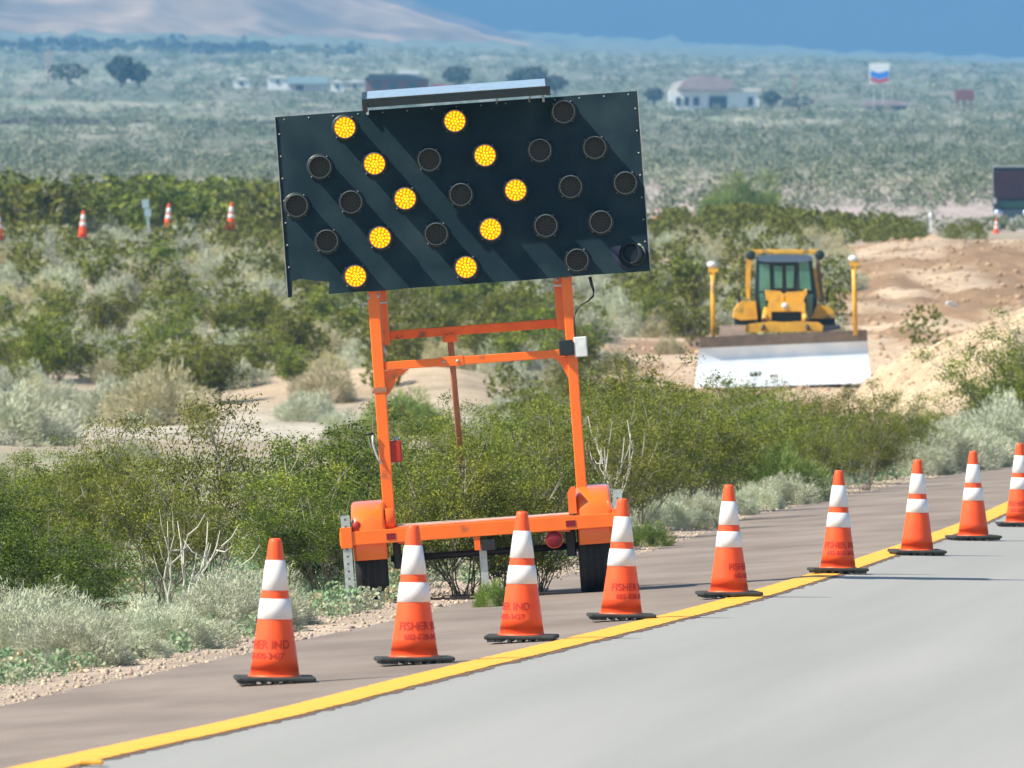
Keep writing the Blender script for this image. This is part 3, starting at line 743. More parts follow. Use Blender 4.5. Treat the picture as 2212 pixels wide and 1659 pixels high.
# sign panel with a torn lower left corner
P0, P1, Q0, Q1 = -1.184, 1.266, 2.152, 3.37
pn = MB()
out = [(P0, Q1), (P0, Q0-.005), (P0+.028, Q0), (P0+.036, Q0+.105), (P0+.10, Q0+.118), (P0+.19, Q0+.095), (P0+.285, Q0+.085), (P0+.275, Q0)]
rg = random.Random(2); n = 20
for i in range(1, n): out.append((P0+.275+(P1-P0-.275)*i/n, Q0+rg.uniform(-.003, .002)))
out += [(P1-.075, Q0+.001), (P1, Q0), (P1, Q1)]
# triangulate by strips: top edge split at the same x
xs = [p for p in out]
from mathutils.geometry import tessellate_polygon
tri = tessellate_polygon([[Vector((x, 0, z)) for x, z in out]])
YF_, YB = -.20, -.17
V = [(x, YF_, z) for x, z in out]+[(x, YB, z) for x, z in out]; N = len(out)
Fc = [tuple(t) for t in tri]
def nrm(t): a, b, c = [Vector(V[i]) for i in t]; return (b-a).cross(c-a).y
Fc = [t if nrm(t) < 0 else tuple(reversed(t)) for t in Fc]
pn.add(V, Fc, 0); pn.add(V, [tuple(i+N for i in reversed(t)) for t in Fc], 0)
pn.add(V, [(i, i+N, (i+1) % N+N, (i+1) % N) for i in range(N)], 1)
panel = pn.build('sign_panel', [M['panel'], M['panel_rim']], tr)
# thin worn edge flanges and rivets
e = MB(); e.box(P1-.001, P1+.006, -.215, -.165, Q0+.02, Q1-.0); e.build('edge_trim', M['panel_rim'], panel)
e = MB(); e.box(P0-.005, P0, -.21, -.165, Q0+.02, Q1); e.build('edge_trim', M['panel_rim'], panel)
rv = MB()
for i in range(15):
    x = P0+.06+(P1-P0-.12)*i/14
    rv.lathe([(.006, 0), (.005, -.004), (0, -.005)], (x, YF_, Q1-.02), n=6, axis='Y')
for i in range(8):
    for x in (P0+.02, P1-.02): rv.lathe([(.007, 0), (.006, -.004), (0, -.005)], (x, YF_, Q0+.2+i*.15), n=6, axis='Y')
rv.build('rivet_row', M['panel_rim'], panel)
# curled torn corner, lower right
tc_ = MB(); oc = [(1318, 535), (1322, 548), (1327, 560), (1333, 570), (1342, 579), (1354, 583), (1372, 582)]; ic = [(1342, 530), (1336, 545), (1335, 556), (1339, 566), (1346, 573), (1356, 579), (1372, 578)]
vv = []; ff = []
for k_, ((a, b), (c, d_)) in enumerate(zip(oc, ic)):
    p = T(a, b); q_ = T(c, d_); vv += [(p.x, YF_-.003, p.z), ((p.x+q_.x)/2, YF_-.022, (p.z+q_.z)/2+.004), (q_.x, YF_-.034, q_.z)]
for i in range(len(oc)-1):
    for j in range(2): a = i*3+j; ff.append((a, a+3, a+4, a+1))
tc_.add(vv, ff, 0, True); tc_.build('torn_flap', mat('bare bent sheet', (.04, .05, .10), .35, metal=.2, c2=(.7, .73, .85), scale=7, lo=.50, hi=.62), panel)

# lamps
def lens_mesh(dot, gap, name):
    m = MB(); n = 28
    m.add([(0, 0, 0)]+[(0.0695*math.cos(6.283*k/n), 0, .0695*math.sin(6.283*k/n)) for k in range(n)], [(0, 1+k, 1+(k+1) % n) for k in range(n)], 0)
    rows = [(.0, 1), (.021, 6), (.042, 11), (.060, 15)]
    for r, c in rows:
        for k in range(c):
            a = 6.283*k/c+r*40; cx, cz = r*math.cos(a), r*math.sin(a)
            m.add([(cx+.0086*math.cos(1.0472*j), -.003, cz+.0090*math.sin(1.0472*j)) for j in range(6)], [(0, 1, 2, 3, 4, 5)], 1)
    return m.build(name, [gap, dot], link_=False)
lens_on = lens_mesh(M['lit_dot'], M['lit_gap'], 'lit lens'); lens_off = lens_mesh(M['lens_dot'], M['lens_off'], 'dark lens')
def hood_mesh():
    m = MB(); n = 36; D = .17
    ro, ri = .076, .070; v = []; f = []
    for k in range(n):
        a = 6.283*k/n; c, s = math.cos(a), math.sin(a)
        d = D*(.55+.45*(s*.5+.5)**.8)             # longer at the top
        v += [(ro*c, 0, ro*s), (ro*c, -d, ro*s), (ri*c, -d, ri*s), (ri*c, -.01, ri*s)]
    side = []; rim = []
    for k in range(n):
        a = k*4; b = ((k+1) % n)*4
        side += [(a, b, b+1, a+1), (a+2, b+2, b+3, a+3)]; rim.append((a+1, b+1, b+2, a+2))
    m.add(v, side, 0, True); m.add(v, rim, 1)
    m.lathe([(.092, 0), (.092, -.006), (.075, -.007)], n=30, axis='Y', m=0)
    for a in (.9, 3.95, 2.4, 5.4): m.lathe([(.007, -.005), (.006, -.014), (0, -.015)], (.086*math.cos(a), 0, .086*math.sin(a)), n=6, axis='Y', m=1)
    return m.build('lamp_hood', [M['hood'], M['hood_rim']], link_=False)
hoodm = hood_mesh()
LIT = [(746, 277), (983, 263), (810, 355), (1048, 337), (876, 430), (1114, 412), (822, 514), (1060, 496), (769, 597), (1007, 578)]
OFF = [(1217, 243), (692, 362), (928, 346), (1166, 326), (1284, 320), (642, 445), (759, 437), (996, 421), (1232, 404), (1350, 396), (707, 521), (943, 506), (1179, 488), (1297, 480), (1246, 562)]
for lst, lm in ((LIT, lens_on), (OFF, lens_off)):
    for u, v in lst:
        p = T(u, v); h = link('lamp', hoodm, tr, (p.x, YF_, p.z)); link('lens', lm, h, (0, -.022, 0))
        if lm is lens_on: h['label'] = 'lamp glowing amber yellow'
pb = T(1378, 550); o = link('lamp', hoodm, tr, (pb.x-.02, YF_-.004, pb.z)); o.rotation_euler = (-.25, 0, -.55); o.scale = (.9, .45, .9); link('lens', lens_off, o, (0, -.022, 0)); o.material_slots[1].link = 'OBJECT'; o.material_slots[1].material = M['hood']; o['label'] = 'knocked askew dark lamp in the dented corner'

# solar panel on top
a0 = T(783, 213); a1 = T(1187, 182); zc = (a0.z+a1.z)/2
xc = (a0.x+a1.x)/2; hw = (a1.x-a0.x)/2; rx = Matrix.Rotation(math.radians(5.5), 3, 'X')
s = MB(); s.box(xc-hw, xc+hw, -.52, .12, zc-.016, zc+.012, rot=rx); s.box(xc-hw, xc+hw, -.525, -.49, zc-.046, zc-.014, rot=rx, piv=(xc, -.2, zc)); sp = s.build('solar_panel', M['hood'], tr)
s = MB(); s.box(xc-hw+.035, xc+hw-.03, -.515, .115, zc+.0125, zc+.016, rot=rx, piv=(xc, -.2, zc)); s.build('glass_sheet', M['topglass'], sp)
s = MB(); s.box(xc-hw, xc-hw+.035, -.53, -.45, zc-.075, zc-.012, rot=rx, piv=(xc, -.2, zc)); s.box(xc+hw-.03, xc+hw, -.53, -.45, zc-.05, zc-.005, rot=rx, piv=(xc, -.2, zc)); s.build('end_cap', M['black'], sp)
s = MB()
for x in (xc-hw+.03, xc+hw-.05): s.box(x-.008, x+.008, -.24, -.2, Q1-.03, zc)
s.tube([(xc+hw*.45, -.3, zc-.03), (xc+hw*.42, -.25, Q1-.02)], .005); s.tube([(xc+hw-.12, -.3, zc-.03), (xc+hw-.15, -.24, Q1-.02)], .005); s.build('bracket', M['galv'], sp)

# masts and cross bars
def post(name, x, y, z0, z1, w, d, m='orange', parent=tr):
    b = MB(); b.box(x-w/2, x+w/2, y-d/2, y+d/2, z0, z1, bev=.006); return b.build(name, M[m], parent)
post('mast', -.61, -.10, .50, 2.5, .078, .08); post('mast', .70, -.10, .50, 2.5, .070, .08)
post('inner_mast', -.545, .02, 1.78, 2.6, .048, .06); post('inner_mast', .640, .02, 1.80, 2.6, .055, .06)
b = MB(); b.box(-.52, .612, -.005, .05, 1.815, 1.875, bev=.006); b.box(-.165, -.065, -.015, .05, 1.77, 1.822); b.build('upper_crossbar', M['orange_dirty'], tr)
b = MB(); b.box(-.571, .664, -.13, -.075, 1.612, 1.668, bev=.006)
b.box(-.20, -.03, -.134, -.072, 1.607, 1.673, bev=.006)
b.prism([(-.571, 1.61), (-.571, 1.44), (-.545, 1.46), (-.48, 1.56), (-.40, 1.61)], -.11, -.095)
b.prism([(.664, 1.61), (.58, 1.61), (.62, 1.57), (.664, 1.47)], -.11, -.095)
lc = b.build('lower_crossbar', M['orange'], tr)
b = MB()
for x in (-.165, -.075): b.lathe([(.011, 0), (.010, -.008), (0, -.009)], (x, -.134, 1.64), n=8, axis='Y')
b.build('bolt', M['galv'], lc)
b = MB(); b.tube([(-.62-.045, -.10, 1.50-.02), (-.61+.05, -.10, 1.50-.02)], .018, n=8); b.box(-.655, -.565, -.145, -.055, 1.465, 1.50); b.build('mast_clamp', M['rust'], tr)
b = MB(); 
for x, z in ((-.61, 2.07), (.665, 2.10)):
    b.tube([(x-.075, -.12, z), (x+.09, -.12, z)], .009, n=6); b.tube([(x-.07, -.12, z), (x-.075, -.13, z-.03)], .007, n=6); b.lathe([(.012, 0), (.012, .03), (0, .032)], (x-.03, -.13, z+.03), n=8); b.lathe([(.012, 0), (.012, .03), (0, .032)], (x+.03, -.13, z+.035), n=8)
b.build('locking_pin', M['galv'], tr)
b = MB(); b.tube([(-.585+.01, -.05, 1.79), (-.56, -.05, 1.70)], .016, n=8); b.build('mast_roller', M['galv'], tr)
b = MB(); b.tube([(-.115, 0.03, 1.80), (-.108, .7, 1.25), (-.10, 1.5, .58)], .021, n=10); b.build('support_strut', M['rust'], tr)
# control boxes and cable
q = T(1225, 751); b = MB(); b.box(q.x-.055, q.x+.04, -.20, -.14, q.z-.052, q.z+.052, bev=.008); cb = b.build('control_box', M['hood'], tr); cb['label'] = 'black control box clamped to the right mast'
q = T(1254, 749); b = MB(); b.box(q.x-.045, q.x+.045, -.19, -.02, q.z-.068, q.z+.068, bev=.008); cb = b.build('control_box', M['white_box'], tr); cb['label'] = 'white control box on the outer side of the right mast'
b = MB(); pts = [T(u, v, -.16) for u, v in ((1274, 598), (1277, 612), (1282, 628), (1281, 640), (1270, 650), (1255, 658), (1245, 670), (1240, 688), (1241, 710), (1243, 733))]
b.tube(pts, [.013, .012, .009, .008, .007, .007, .007, .007, .007, .007], n=6); b.build('power_cable', M['black'], tr)
# winch box and crank
q = T(854, 974); b = MB(); b.box(q.x-.06, q.x+.045, -.12, .06, q.z-.075, q.z+.07, bev=.012); wb = b.build('winch_box', M['red'], tr)
b = MB(); b.lathe([(.014, 0), (.014, .05), (0, .052)], (q.x-.045, -.08, q.z+.07), n=8); b.lathe([(.016, 0), (.016, .03), (0, .032)], (q.x+.01, -.08, q.z+.068), n=8); b.build('winch_bolt', M['galv'], wb)
b = MB(); pts = [T(u, v, -.16) for u, v in ((806, 938), (806, 958), (811, 975), (818, 992), (826, 1002))]; b.tube(pts, .009, n=6); ch = b.build('crank_handle', M['galv'], tr)
b = MB(); b.tube([T(790, 937, -.16), T(808, 937, -.16)], .011, n=6); b.build('grip', M['black'], ch)

# frame
b = MB(); b.box(-.95, .90, -.44, -.38, .452, .545, bev=.006); b.box(-.58, .63, -.375, -.33, .49, .552)
fr = b.build('rear_beam', M['orange'], tr)
for x0, x1 in ((-.635, -.575), (.575, .64)): b = MB(); b.box(x0, x1, -.4445, -.4402, .475, .515); b.build('reflector', M['red_lens'], fr)
b = MB(); b.box(-.56, .60, -.37, .42, .535, .56); b.build('deck', M['deck'], tr)
b = MB(); b.box(-.56, -.50, -.37, .95, .44, .534); b.box(.54, .60, -.37, .95, .44, .534); b.box(-.04, .04, .9, 2.5, .44, .52); b.build('frame_rail', M['orange'], tr)
b = MB(); b.box(-.05, -.01, -.43, -.39, .36, .45); b.box(.0, .09, -.43, -.30, .355, .43, 1); b.build('hitch_bracket', [M['orange_dirty'], M['black']], tr)
b = MB(); b.tube([(-.62, 0, .335), (.66, 0, .335)], .024, n=10); b.box(.57, .635, -.25, .3, .27, .45, bev=.01); b.box(-.60, -.55, -.25, .3, .27, .45, bev=.01); b.build('axle', M['black'], tr)
b = MB(); b.box(-.02, .03, -.36, -.31, .10, .40); b.box(-.045, .055, -.385, -.285, .085, .10); b.build('jack_stand', M['galv'], tr)
def stab(x, z0, z1, y, lab):
    m = MB(); w = .03; m.box(x-w, x+w, y-w, y+w, z0, z1)
    h = m
    z = z0+.04
    while z < z1-.02:
        if not (.43 < z < .57): h.lathe([(.009, -.0005), (0, -.001)], (x, y-w, z), n=8, axis='Y', m=1)
        z += .05
    st = m.build('stabiliser_leg', [M['galv'], M['dust_rubber']], tr)
    s = MB(); s.box(x-w-.01, x+w+.01, y-w-.01, y+w+.01, .435, .575, bev=.005); s.build('sleeve', M['orange'], st)
stab(-.905, -.06, .655, -.41, ''); stab(.935, .0, .70, -.41, '')
b = MB(); b.box(-.875, -.835, .25, .29, -.02, .45); b.build('stabiliser_leg', M['galv'], tr)
# fenders: rounded shells over the wheels
def fender(x0, x1):
    m = MB(); prof_ = []
    for i in range(13):
        a = math.pi*i/12; prof_.append((-.435*math.cos(a)**1 if True else 0, .35+.39*max(0, math.sin(a))**.38))
    outl = [(-.40, .345)]+[(y*.99, z) for y, z in prof_ if z > .40]+[(.40, .345)]
    # closed shell with softened side edges
    n = len(outl); r = .028; V = []; Fq = []
    secs = [(x0, r*1.0), (x0+r*.3, r*.3), (x0+r, 0), (x1-r, 0), (x1-r*.3, r*.3), (x1, r)]
    for x, inn in secs:
        for y, z in outl:
            s_ = 1-inn/.42; V.append((x, y*s_, .345+(z-.345)*s_ if z > .346 else z))
    for i in range(len(secs)-1):
        for k in range(n-1): a = i*n+k; Fq.append((a, a+1, a+n+1, a+n))
    Fq.append(tuple(range(n-1, -1, -1))); Fq.append(tuple((len(secs)-1)*n+i for i in range(n)))
    m.add(V, Fq, 0, True); return m
fl = fender(-.865, -.635).build('fender', M['orange'], tr)
fr_ = fender(.655, .890).build('fender', M['orange'], tr)
b = MB(); b.lathe([(.085, 0), (.085, .05), (.06, .065), (0, .066)], (-.632, -.30, .60), n=20, axis='X'); b.build('side_cover', M['orange_dirty'], tr)
b = MB(); b.prism([(.60, .56), (.60, .70), (.625, .74), (.655, .74), (.655, .56)], -.42, -.30); b.build('side_bracket', M['orange'], tr)
b = MB(); b.lathe([(.028, 0), (.026, -.004), (0, -.004)], (-.83, -.4365, .585), n=16, axis='Y'); b.build('rust_spot', M['red'], fl)
# wheels
def wheel(x):
    m = MB(); R = .325
    P = [(.19, -.085), (.235, -.105), (.29, -.108), (.313, -.095), (.323, -.070)]
    for g in (-.045, -.0, .045): P += [(.325, g-.016), (.313, g-.010), (.313, g+.010), (.325, g+.016)]
    P += [(.323, .070), (.313, .095), (.29, .108), (.235, .105), (.19, .085)]
    m.lathe(P, (0, 0, 0), n=48, axis='X')
    w = MB(); w.lathe([(0, -.05), (.06, -.055), (.07, -.03), (.17, -.04), (.195, -.085), (.195, .085), (.17, .04), (.07, .03), (.06, .055), (0, .05)], n=28, axis='X')
    root = w.build('wheel', M['white_box'], tr, (x, 0, R-.005)); m.build('tyre', M['rubber'], root); return root
wheel(-.755); wheel(.755)
b = MB(); q = T(1197, 1163); b.lathe([(.056, 0), (.054, -.02), (.035, -.028), (0, -.03)], (q.x, -.40, q.z), n=24, axis='Y'); tl = b.build('tail_light', M['red_lens'], tr)
b = MB(); b.lathe([(.056, .02), (.060, 0), (.060, -.008), (.054, -.01)], (q.x, -.40, q.z), n=24, axis='Y'); b.build('light_ring', M['orange_dirty'], tl)

# ------------------------------------------------------------------ bulldozer
ZD = 268.0; SD = F/ZD
dz0 = 838
bx_, by_ = (1690-UC)/SD, ZD
dozer = empty('bulldozer', (bx_, by_, H-(dz0-VH)/SD))
tag(dozer, 'yellow crawler bulldozer facing the camera with a wide shiny blade', 'bulldozer')
def D(u, v): return ((u-1690)/SD, (dz0-v)/SD)
# blade: curved mouldboard, slightly turned
m = MB(); K = 14; N = 24; V = []; Fq = []
uTL, uTR = D(1511, 728), D(1868, 712); uBL, uBR = D(1496, 838), D(1877, 826)
for i in range(K+1):
    t = i/K; yy = -1.55-.14*(abs(t-.62)/.38)**2 if t > .62 else -1.55-.80*((.62-t)/.62)**2
    for j in range(N+1):
        s_ = j/N; xb = uBL[0]+(uBR[0]-uBL[0])*s_; xt = uTL[0]+(uTR[0]-uTL[0])*s_; zb = uBL[1]+(uBR[1]-uBL[1])*s_; zt = uTL[1]+(uTR[1]-uTL[1])*s_
        V.append((xb+(xt-xb)*t, yy+.40*s_-.3, zb+(zt-zb)*t))
nn = (K+1)*(N+1); V2 = V+[(x, y+.07, z) for x, y, z in V]
lo_, hi_ = [], []
for i in range(K):
    for j in range(N):
        a = i*(N+1)+j; q = (a, a+1, a+N+2, a+N+1); (lo_ if i < 11 else hi_).append(q)
back = [tuple(nn+k for k in reversed(q)) for q in lo_+hi_]
edge = []
for j in range(N): edge += [(j, j+nn, j+1+nn, j+1), (K*(N+1)+j, K*(N+1)+j+1, K*(N+1)+j+1+nn, K*(N+1)+j+nn)]
for i in range(K): a = i*(N+1); b_ = a+N+1; edge += [(a, b_, b_+nn, a+nn), (a+N, a+N+nn, b_+N+nn, b_+N)]
m.add(V2, lo_, 0, True); m.add(V2, hi_, 1, True); m.add(V2, back, 1, True); m.add(V2, edge, 1)
def blade_mat():
    mm = mat('worn blade steel', (.70, .80, .88), .4, metal=.25, scale=1.3, c2=(.92, .95, .97), lo=.35, hi=.6); return mm
bl = m.build('blade', [blade_mat(), M['dirtsteel']], dozer)
bl.data.materials[0].node_tree.nodes['Principled BSDF'].inputs['Roughness'].default_value = .40
for (u, v0, v1, lab) in ((1536.5, 575, 727, 0), (1840, 562, 714, 0)):
    x, z1 = D(u, v0); _, z0 = D(u, v1); m = MB(); m.tube([(x+(.02 if u < 1700 else .03), -1.7, z0-.1), (x, -1.7, z1)], .055, n=10); m.box(x-.09, x+.12, -1.78, -1.6, z1-.14, z1-.05)
    g = m.build('sensor_mast', M['yellow'], dozer); m = MB(); m.lathe([(.05, 0), (.09, .02), (.105, .06), (.10, .09), (.07, .12), (.03, .135), (0, .14)], (x-.02, -1.7, z1-.04), n=16); m.build('antenna_dome', M['white'], g)
def poly(name, pts, y0, y1, mt, parent=dozer):
    m = MB(); m.prism([D(u, v) for u, v in pts], y0, y1); return m.build(name, M[mt] if isinstance(mt, str) else mt, parent)
poly('push_frame', [(1606, 718), (1608, 703), (1618, 699), (1640, 697), (1665, 694), (1690, 696), (1720, 694), (1765, 696), (1775, 704), (1772, 716)], -1.45, -1.15, 'yellow')
# engine hood
m = MB(); m.prism([D(*p) for p in [(1656, 700), (1657, 655), (1664, 650), (1733, 650), (1737, 655), (1737, 700), (1729, 700), (1729, 673), (1664, 673), (1664, 700)]], -1.05, -.85)
m.prism([D(*p) for p in [(1652, 627), (1683, 629), (1693, 637), (1690, 656), (1664, 655), (1655, 648)]], -.95, .1); m.prism([D(*p) for p in [(1694, 637), (1700, 631), (1735, 629), (1741, 624), (1741, 634), (1733, 650), (1694, 656)]], -.95, .1)
m.box(*[D(1664, 0)[0], D(1733, 0)[0]], -.84, .4, D(0, 700)[1], D(0, 652)[1])
hd = m.build('engine_hood', M['yellow'], dozer)
m = MB(); m.box(D(1665, 0)[0], D(1728, 0)[0], -.9, -.86, D(0, 700)[1], D(0, 675)[1])
for i in range(5): z = D(0, 697-i*5)[1]; m.box(D(1667, 0)[0], D(1726, 0)[0], -.92, -.90, z, z+.02)
m.build('radiator_grille', M['cabframe'], hd)
m = MB(); xx, zz = D(1693, 661); m.lathe([(.07, 0), (.06, -.03), (0, -.035)], (xx, -1.05, zz), n=12, axis='Y'); m.build('badge', M['white_box'], hd)
# side tanks and tracks
poly('fender', [(1584, 686), (1587, 668), (1596, 655), (1606, 650), (1632, 650), (1636, 690), (1600, 692)], -.1, 1.6, 'yellow'); poly('fender', [(1752, 688), (1765, 658), (1790, 662), (1803, 674), (1806, 688)], -.1, 1.6, 'yellow')
for u0, u1 in ((1558, 1612), (1760, 1815)):
    m = MB(); x0, x1 = D(u0, 0)[0], D(u1, 0)[0]; zt = D(0, 702)[1]; pts = []
    for i in range(9): a = math.pi/2+math.pi*i/8; pts.append((-.35+.5*zt*math.cos(a), zt/2+zt/2*math.sin(a)))
    for i in range(9): a = -math.pi/2+math.pi*i/8; pts.append((1.7+.5*zt*math.cos(a), zt/2+zt/2*math.sin(a)))
    m.prismx(pts, x0, x1); 
    for i in range(12): z = .08+i*(zt-.1)/12; m.box(x0-.01, x1+.01, -.37-.5*zt*math.sin(math.pi*min(max(z/zt, .0), 1))-.03, -.30, z, z+.03)
    m.build('track', M['dirtsteel'], dozer)
for u0, u1 in ((1588, 1634), (1762, 1804)):
    m = MB(); m.box(D(u0, 0)[0], D(u1, 0)[0], -.05, 1.5, D(0, 702)[1], D(0, 686)[1]); m.build('underside_shade', M['cabframe'], dozer)  # dark box added beneath each fender to stand for the shade there
for sgn in (-1, 1):
    m = MB(); xa = D(1693, 0)[0]+sgn*.40; m.tube([(xa, -.7, D(0, 668)[1]), (xa+sgn*.05, -1.2, D(0, 690)[1])], .06, n=8); g = m.build('lift_cylinder', M['yellow'], dozer); m = MB(); m.tube([(xa+sgn*.05, -1.2, D(0, 690)[1]), (xa+sgn*.09, -1.6, D(0, 712)[1])], .035, n=8); m.build('piston_rod', M['cabframe'], g)
for sgn in (-1, 1):
    m = MB(); xa = D(1693, 0)[0]+sgn*.95; m.tube([(xa, .3, D(0, 655)[1]), (xa+sgn*.03, .3, D(0, 625)[1]), (xa+sgn*.03, .9, D(0, 625)[1]), (xa, .9, D(0, 655)[1])], .02, n=6); m.build('handrail', M['black'], dozer)
# cab
m = MB(); m.prism([D(*p) for p in [(1636, 556), (1634, 590), (1631, 640), (1638, 698), (1762, 698), (1766, 640), (1758, 590), (1755, 556), (1745, 551), (1645, 551)]], .15, 1.35)
cab = m.build('cab', M['cabframe'], dozer)
for pts in ([(1641, 569), (1662, 571), (1664, 626), (1652, 628), (1640, 630)], [(1640, 634), (1650, 632), (1655, 650), (1655, 690), (1645, 690)], [(1672, 574), (1690, 576), (1690, 622), (1674, 622)],
            [(1698, 574), (1716, 574), (1714, 622), (1700, 622)], [(1726, 566), (1747, 565), (1753, 628), (1728, 624)], [(1742, 636), (1756, 636), (1756, 690), (1744, 690)]):
    poly('window', pts, .12, .149, 'cabglass', cab)
poly('cab_roof', [(1636, 562), (1640, 552), (1690, 549), (1752, 552), (1756, 562), (1740, 566), (1690, 566), (1650, 566)], .05, 1.4, mat('blue grey roof', (.10, .16, .25), .4), cab)
m = MB(); m.box(D(1624, 0)[0], D(1768, 0)[0], .2, .42, D(0, 549)[1], D(0, 539)[1], bev=.02); m.prism([D(*p) for p in [(1613, 645), (1611, 600), (1614, 560), (1624, 552), (1622, 600), (1620, 646)]], .3, .5)
m.prism([D(*p) for p in [(1758, 580), (1764, 580), (1773, 645), (1768, 648), (1764, 630)]], .3, .5); m.build('roll_bar', M['yellow'], dozer)
m = MB(); m.prism([D(*p) for p in [(1764, 555), (1772, 556), (1780, 640), (1782, 655), (1770, 650), (1766, 600)]], .52, .7); m.build('exhaust_guard', M['dirtsteel'], dozer)
for u in (1622, 1771):
    m = MB(); x, z = D(u, 551); m.lathe([(.0, -.02), (.085, -.02), (.11, .0), (.10, .14), (0, .16)], (x, .12, z), n=14, axis='Y'); m.build('work_light', M['cabframe'], dozer)

# ------------------------------------------------------------------ far small cones, posts, truck
farc = [(178, 515, .62, 'far traffic cone second from the left edge across the scrub'), (363, 500, .60, 'far traffic cone below the pale blue post'), (498, 498, .60, 'far traffic cone nearest the left side of the arrow board'), (-3, 520, .62, 'far traffic cone cut by the left edge')]
for u, v, s_, lab in farc:
    Z = 415.0; c = copy_tree(cone0); p = W(u, v, Z)
    for k in list(c.children):
        if k.name.startswith('lettering'): bpy.data.objects.remove(k, do_unlink=True)
    c.location = p; c.scale = (1.32, 1.32, 1.32); c.rotation_euler = (0, math.radians(2 if u > 0 else 0), 0); c['label'] = lab; c['group'] = 'far traffic cones on the other side of the scrub'; c['category'] = 'cone'
for u, v, sc, lab, Z in [(1496, 499, 1.1, 'tiny far traffic cone right of the arrow board above the dozer', 560), (2152, 512, 1.3, 'far traffic cone in front of the truck wheel', 560), (1418, 482, 1.0, 'tiny orange cone almost hidden in bushes beside the arrow board', 560)]:
    c = copy_tree(cone0)
    for k in list(c.children):
        if k.name.startswith('lettering'): bpy.data.objects.remove(k, do_unlink=True)
    c.location = W(u, v, Z); c.scale = (sc, sc, sc*.9); c.rotation_euler = (0, 0, 0); c['label'] = lab; c['category'] = 'cone'; c['group'] = 'tiny cones far beyond the dozer'
m = MB(); m.box(-.045, .045, -.03, .03, -.2, .5); m.box(-.09, .14, -.04, -.02, .5, .78, rot=Matrix.Rotation(.15, 3, 'Y')); m.box(-.14, .10, -.05, -.03, .80, 1.10)
o = m.build('marker_post', M['stake']); o.location = W(322, 500, 417); o.rotation_euler = (0, math.radians(-6), 0); tag(o, 'pale blue marker post with a bent head left of the far middle cone', 'post')
m = MB(); m.box(-.05, .05, -.04, .04, -.3, .5); m.lathe([(.08, .5), (.08, .68), (0, .72)], n=10); o = m.build('marker_post', M['white']); o.location = W(2010, 493, 560); tag(o, 'tiny white marker post in the far bushes left of the truck', 'post')

ZK = 780.0; SK = F/ZK; trk = empty('semi_truck', W(2187, 497, ZK), (0, 0, -.041)); tag(trk, 'dark semi truck with maroon box body cut by the right edge of the picture', 'truck')
def K_(u, v): return ((u-2187)/SK, (497-v)/SK)
def kbox(name, u0, u1, v0, v1, y0, y1, mt, parent=trk, bev=.05):
    m = MB(); m.box(K_(u0, 0)[0], K_(u1, 0)[0], y0, y1, K_(0, v1)[1], K_(0, v0)[1], bev=bev); return m.build(name, M[mt], parent)
bd = kbox('box_body', 2146, 2230, 360, 478, 2.6, 14, 'truckblack'); kbox('body_frame', 2143, 2233, 357, 360, 2.5, 14.1, 'galv', bd, 0); kbox('body_frame', 2142.5, 2145, 360, 400, 2.5, 14.1, 'galv', bd, 0)
kbox('air_deflector', 2150, 2224, 368, 430, .9, 2.4, 'maroon'); cb = kbox('cab', 2148, 2226, 431, 474, .6, 2.5, 'truckblack'); kbox('windshield', 2153, 2221, 436, 450, .55, .62, 'truckglass', cb, .02)
hd = kbox('hood', 2158, 2216, 454, 480, -1.2, .6, 'stake_dark', trk, .15); kbox('grille', 2172, 2202, 458, 478, -1.26, -1.21, 'stake_dark', hd, .02)
kbox('bumper', 2148, 2226, 472, 484, -1.35, -1.1, 'galv'); 
for u in (2153, 2221):
    m = MB(); x, z = K_(u, 462); m.lathe([(.30, .1), (.32, -.1), (.2, -.22), (0, -.28)], (x+(.1 if u < 2187 else -.1), -1.2, z), n=14, axis='Y'); m.build('headlight', M['chrome'], trk)
    m = MB(); x, z = K_(u, 488); m.lathe([(.2, -.15), (.45, -.17), (.5, -.1), (.5, .1), (.45, .17), (.2, .15)], (x+(.08 if u < 2187 else -.08), -.6, .47), n=20, axis='X'); m.build('wheel', M['rubber'], trk)
    m = MB(); m.box(x-.18, x-.02, .3, .5, K_(0, 440)[1], K_(0, 428)[1], bev=.03); m.build('side_mirror', M['chrome'], trk)

# ------------------------------------------------------------------ settlement far away
ZB = 2600.0; SB = F/ZB
def far_root(name, u, v, Z, lab, cat, grp=None):
    o = empty(name, W(u, v, Z)); tag(o, lab, cat, grp); return o
def fb(root, u, v, Z, name, u0, u1, v0, v1, d0, d1, mt, pts=None, parent=None):
    S = F/Z; m = MB()
    if pts: m.prism([((a-u)/S, (v-b)/S) for a, b in pts], d0, d1)
    else: m.box((u0-u)/S, (u1-u)/S, d0, d1, (v-v1)/S, (v-v0)/S)
    return m.build(name, M[mt], parent or root)
u, v = 1535, 238; r = far_root('store_building', u, v, ZB, 'long white store with a mauve gable roof on the distant plain at the right', 'building')
w = fb(r, u, v, ZB, 'wall', 1445, 1640, 196, 240, 0, 14, 'white'); fb(r, u, v, ZB, 'gable', 0, 0, 0, 0, .5, 16, 'cream', [(1445, 196), (1455, 178), (1500, 168), (1560, 172), (1572, 196)])
fb(r, u, v, ZB, 'roof', 0, 0, 0, 0, -2, 13, 'mauve', [(1462, 194), (1476, 176), (1500, 162), (1552, 166), (1588, 176), (1572, 196)]); fb(r, u, v, ZB, 'wing_roof', 1572, 1645, 190, 199, -.5, 14, 'cream')
for a, b in ((1460, 1470), (1478, 1488), (1498, 1510), (1616, 1626)): fb(r, u, v, ZB, 'window', a, b, 210, 228, -.3, -.05, 'darkglass', parent=w)
fb(r, u, v, ZB, 'doorway', 1532, 1570, 208, 236, -.4, -.05, 'darkglass', parent=w)
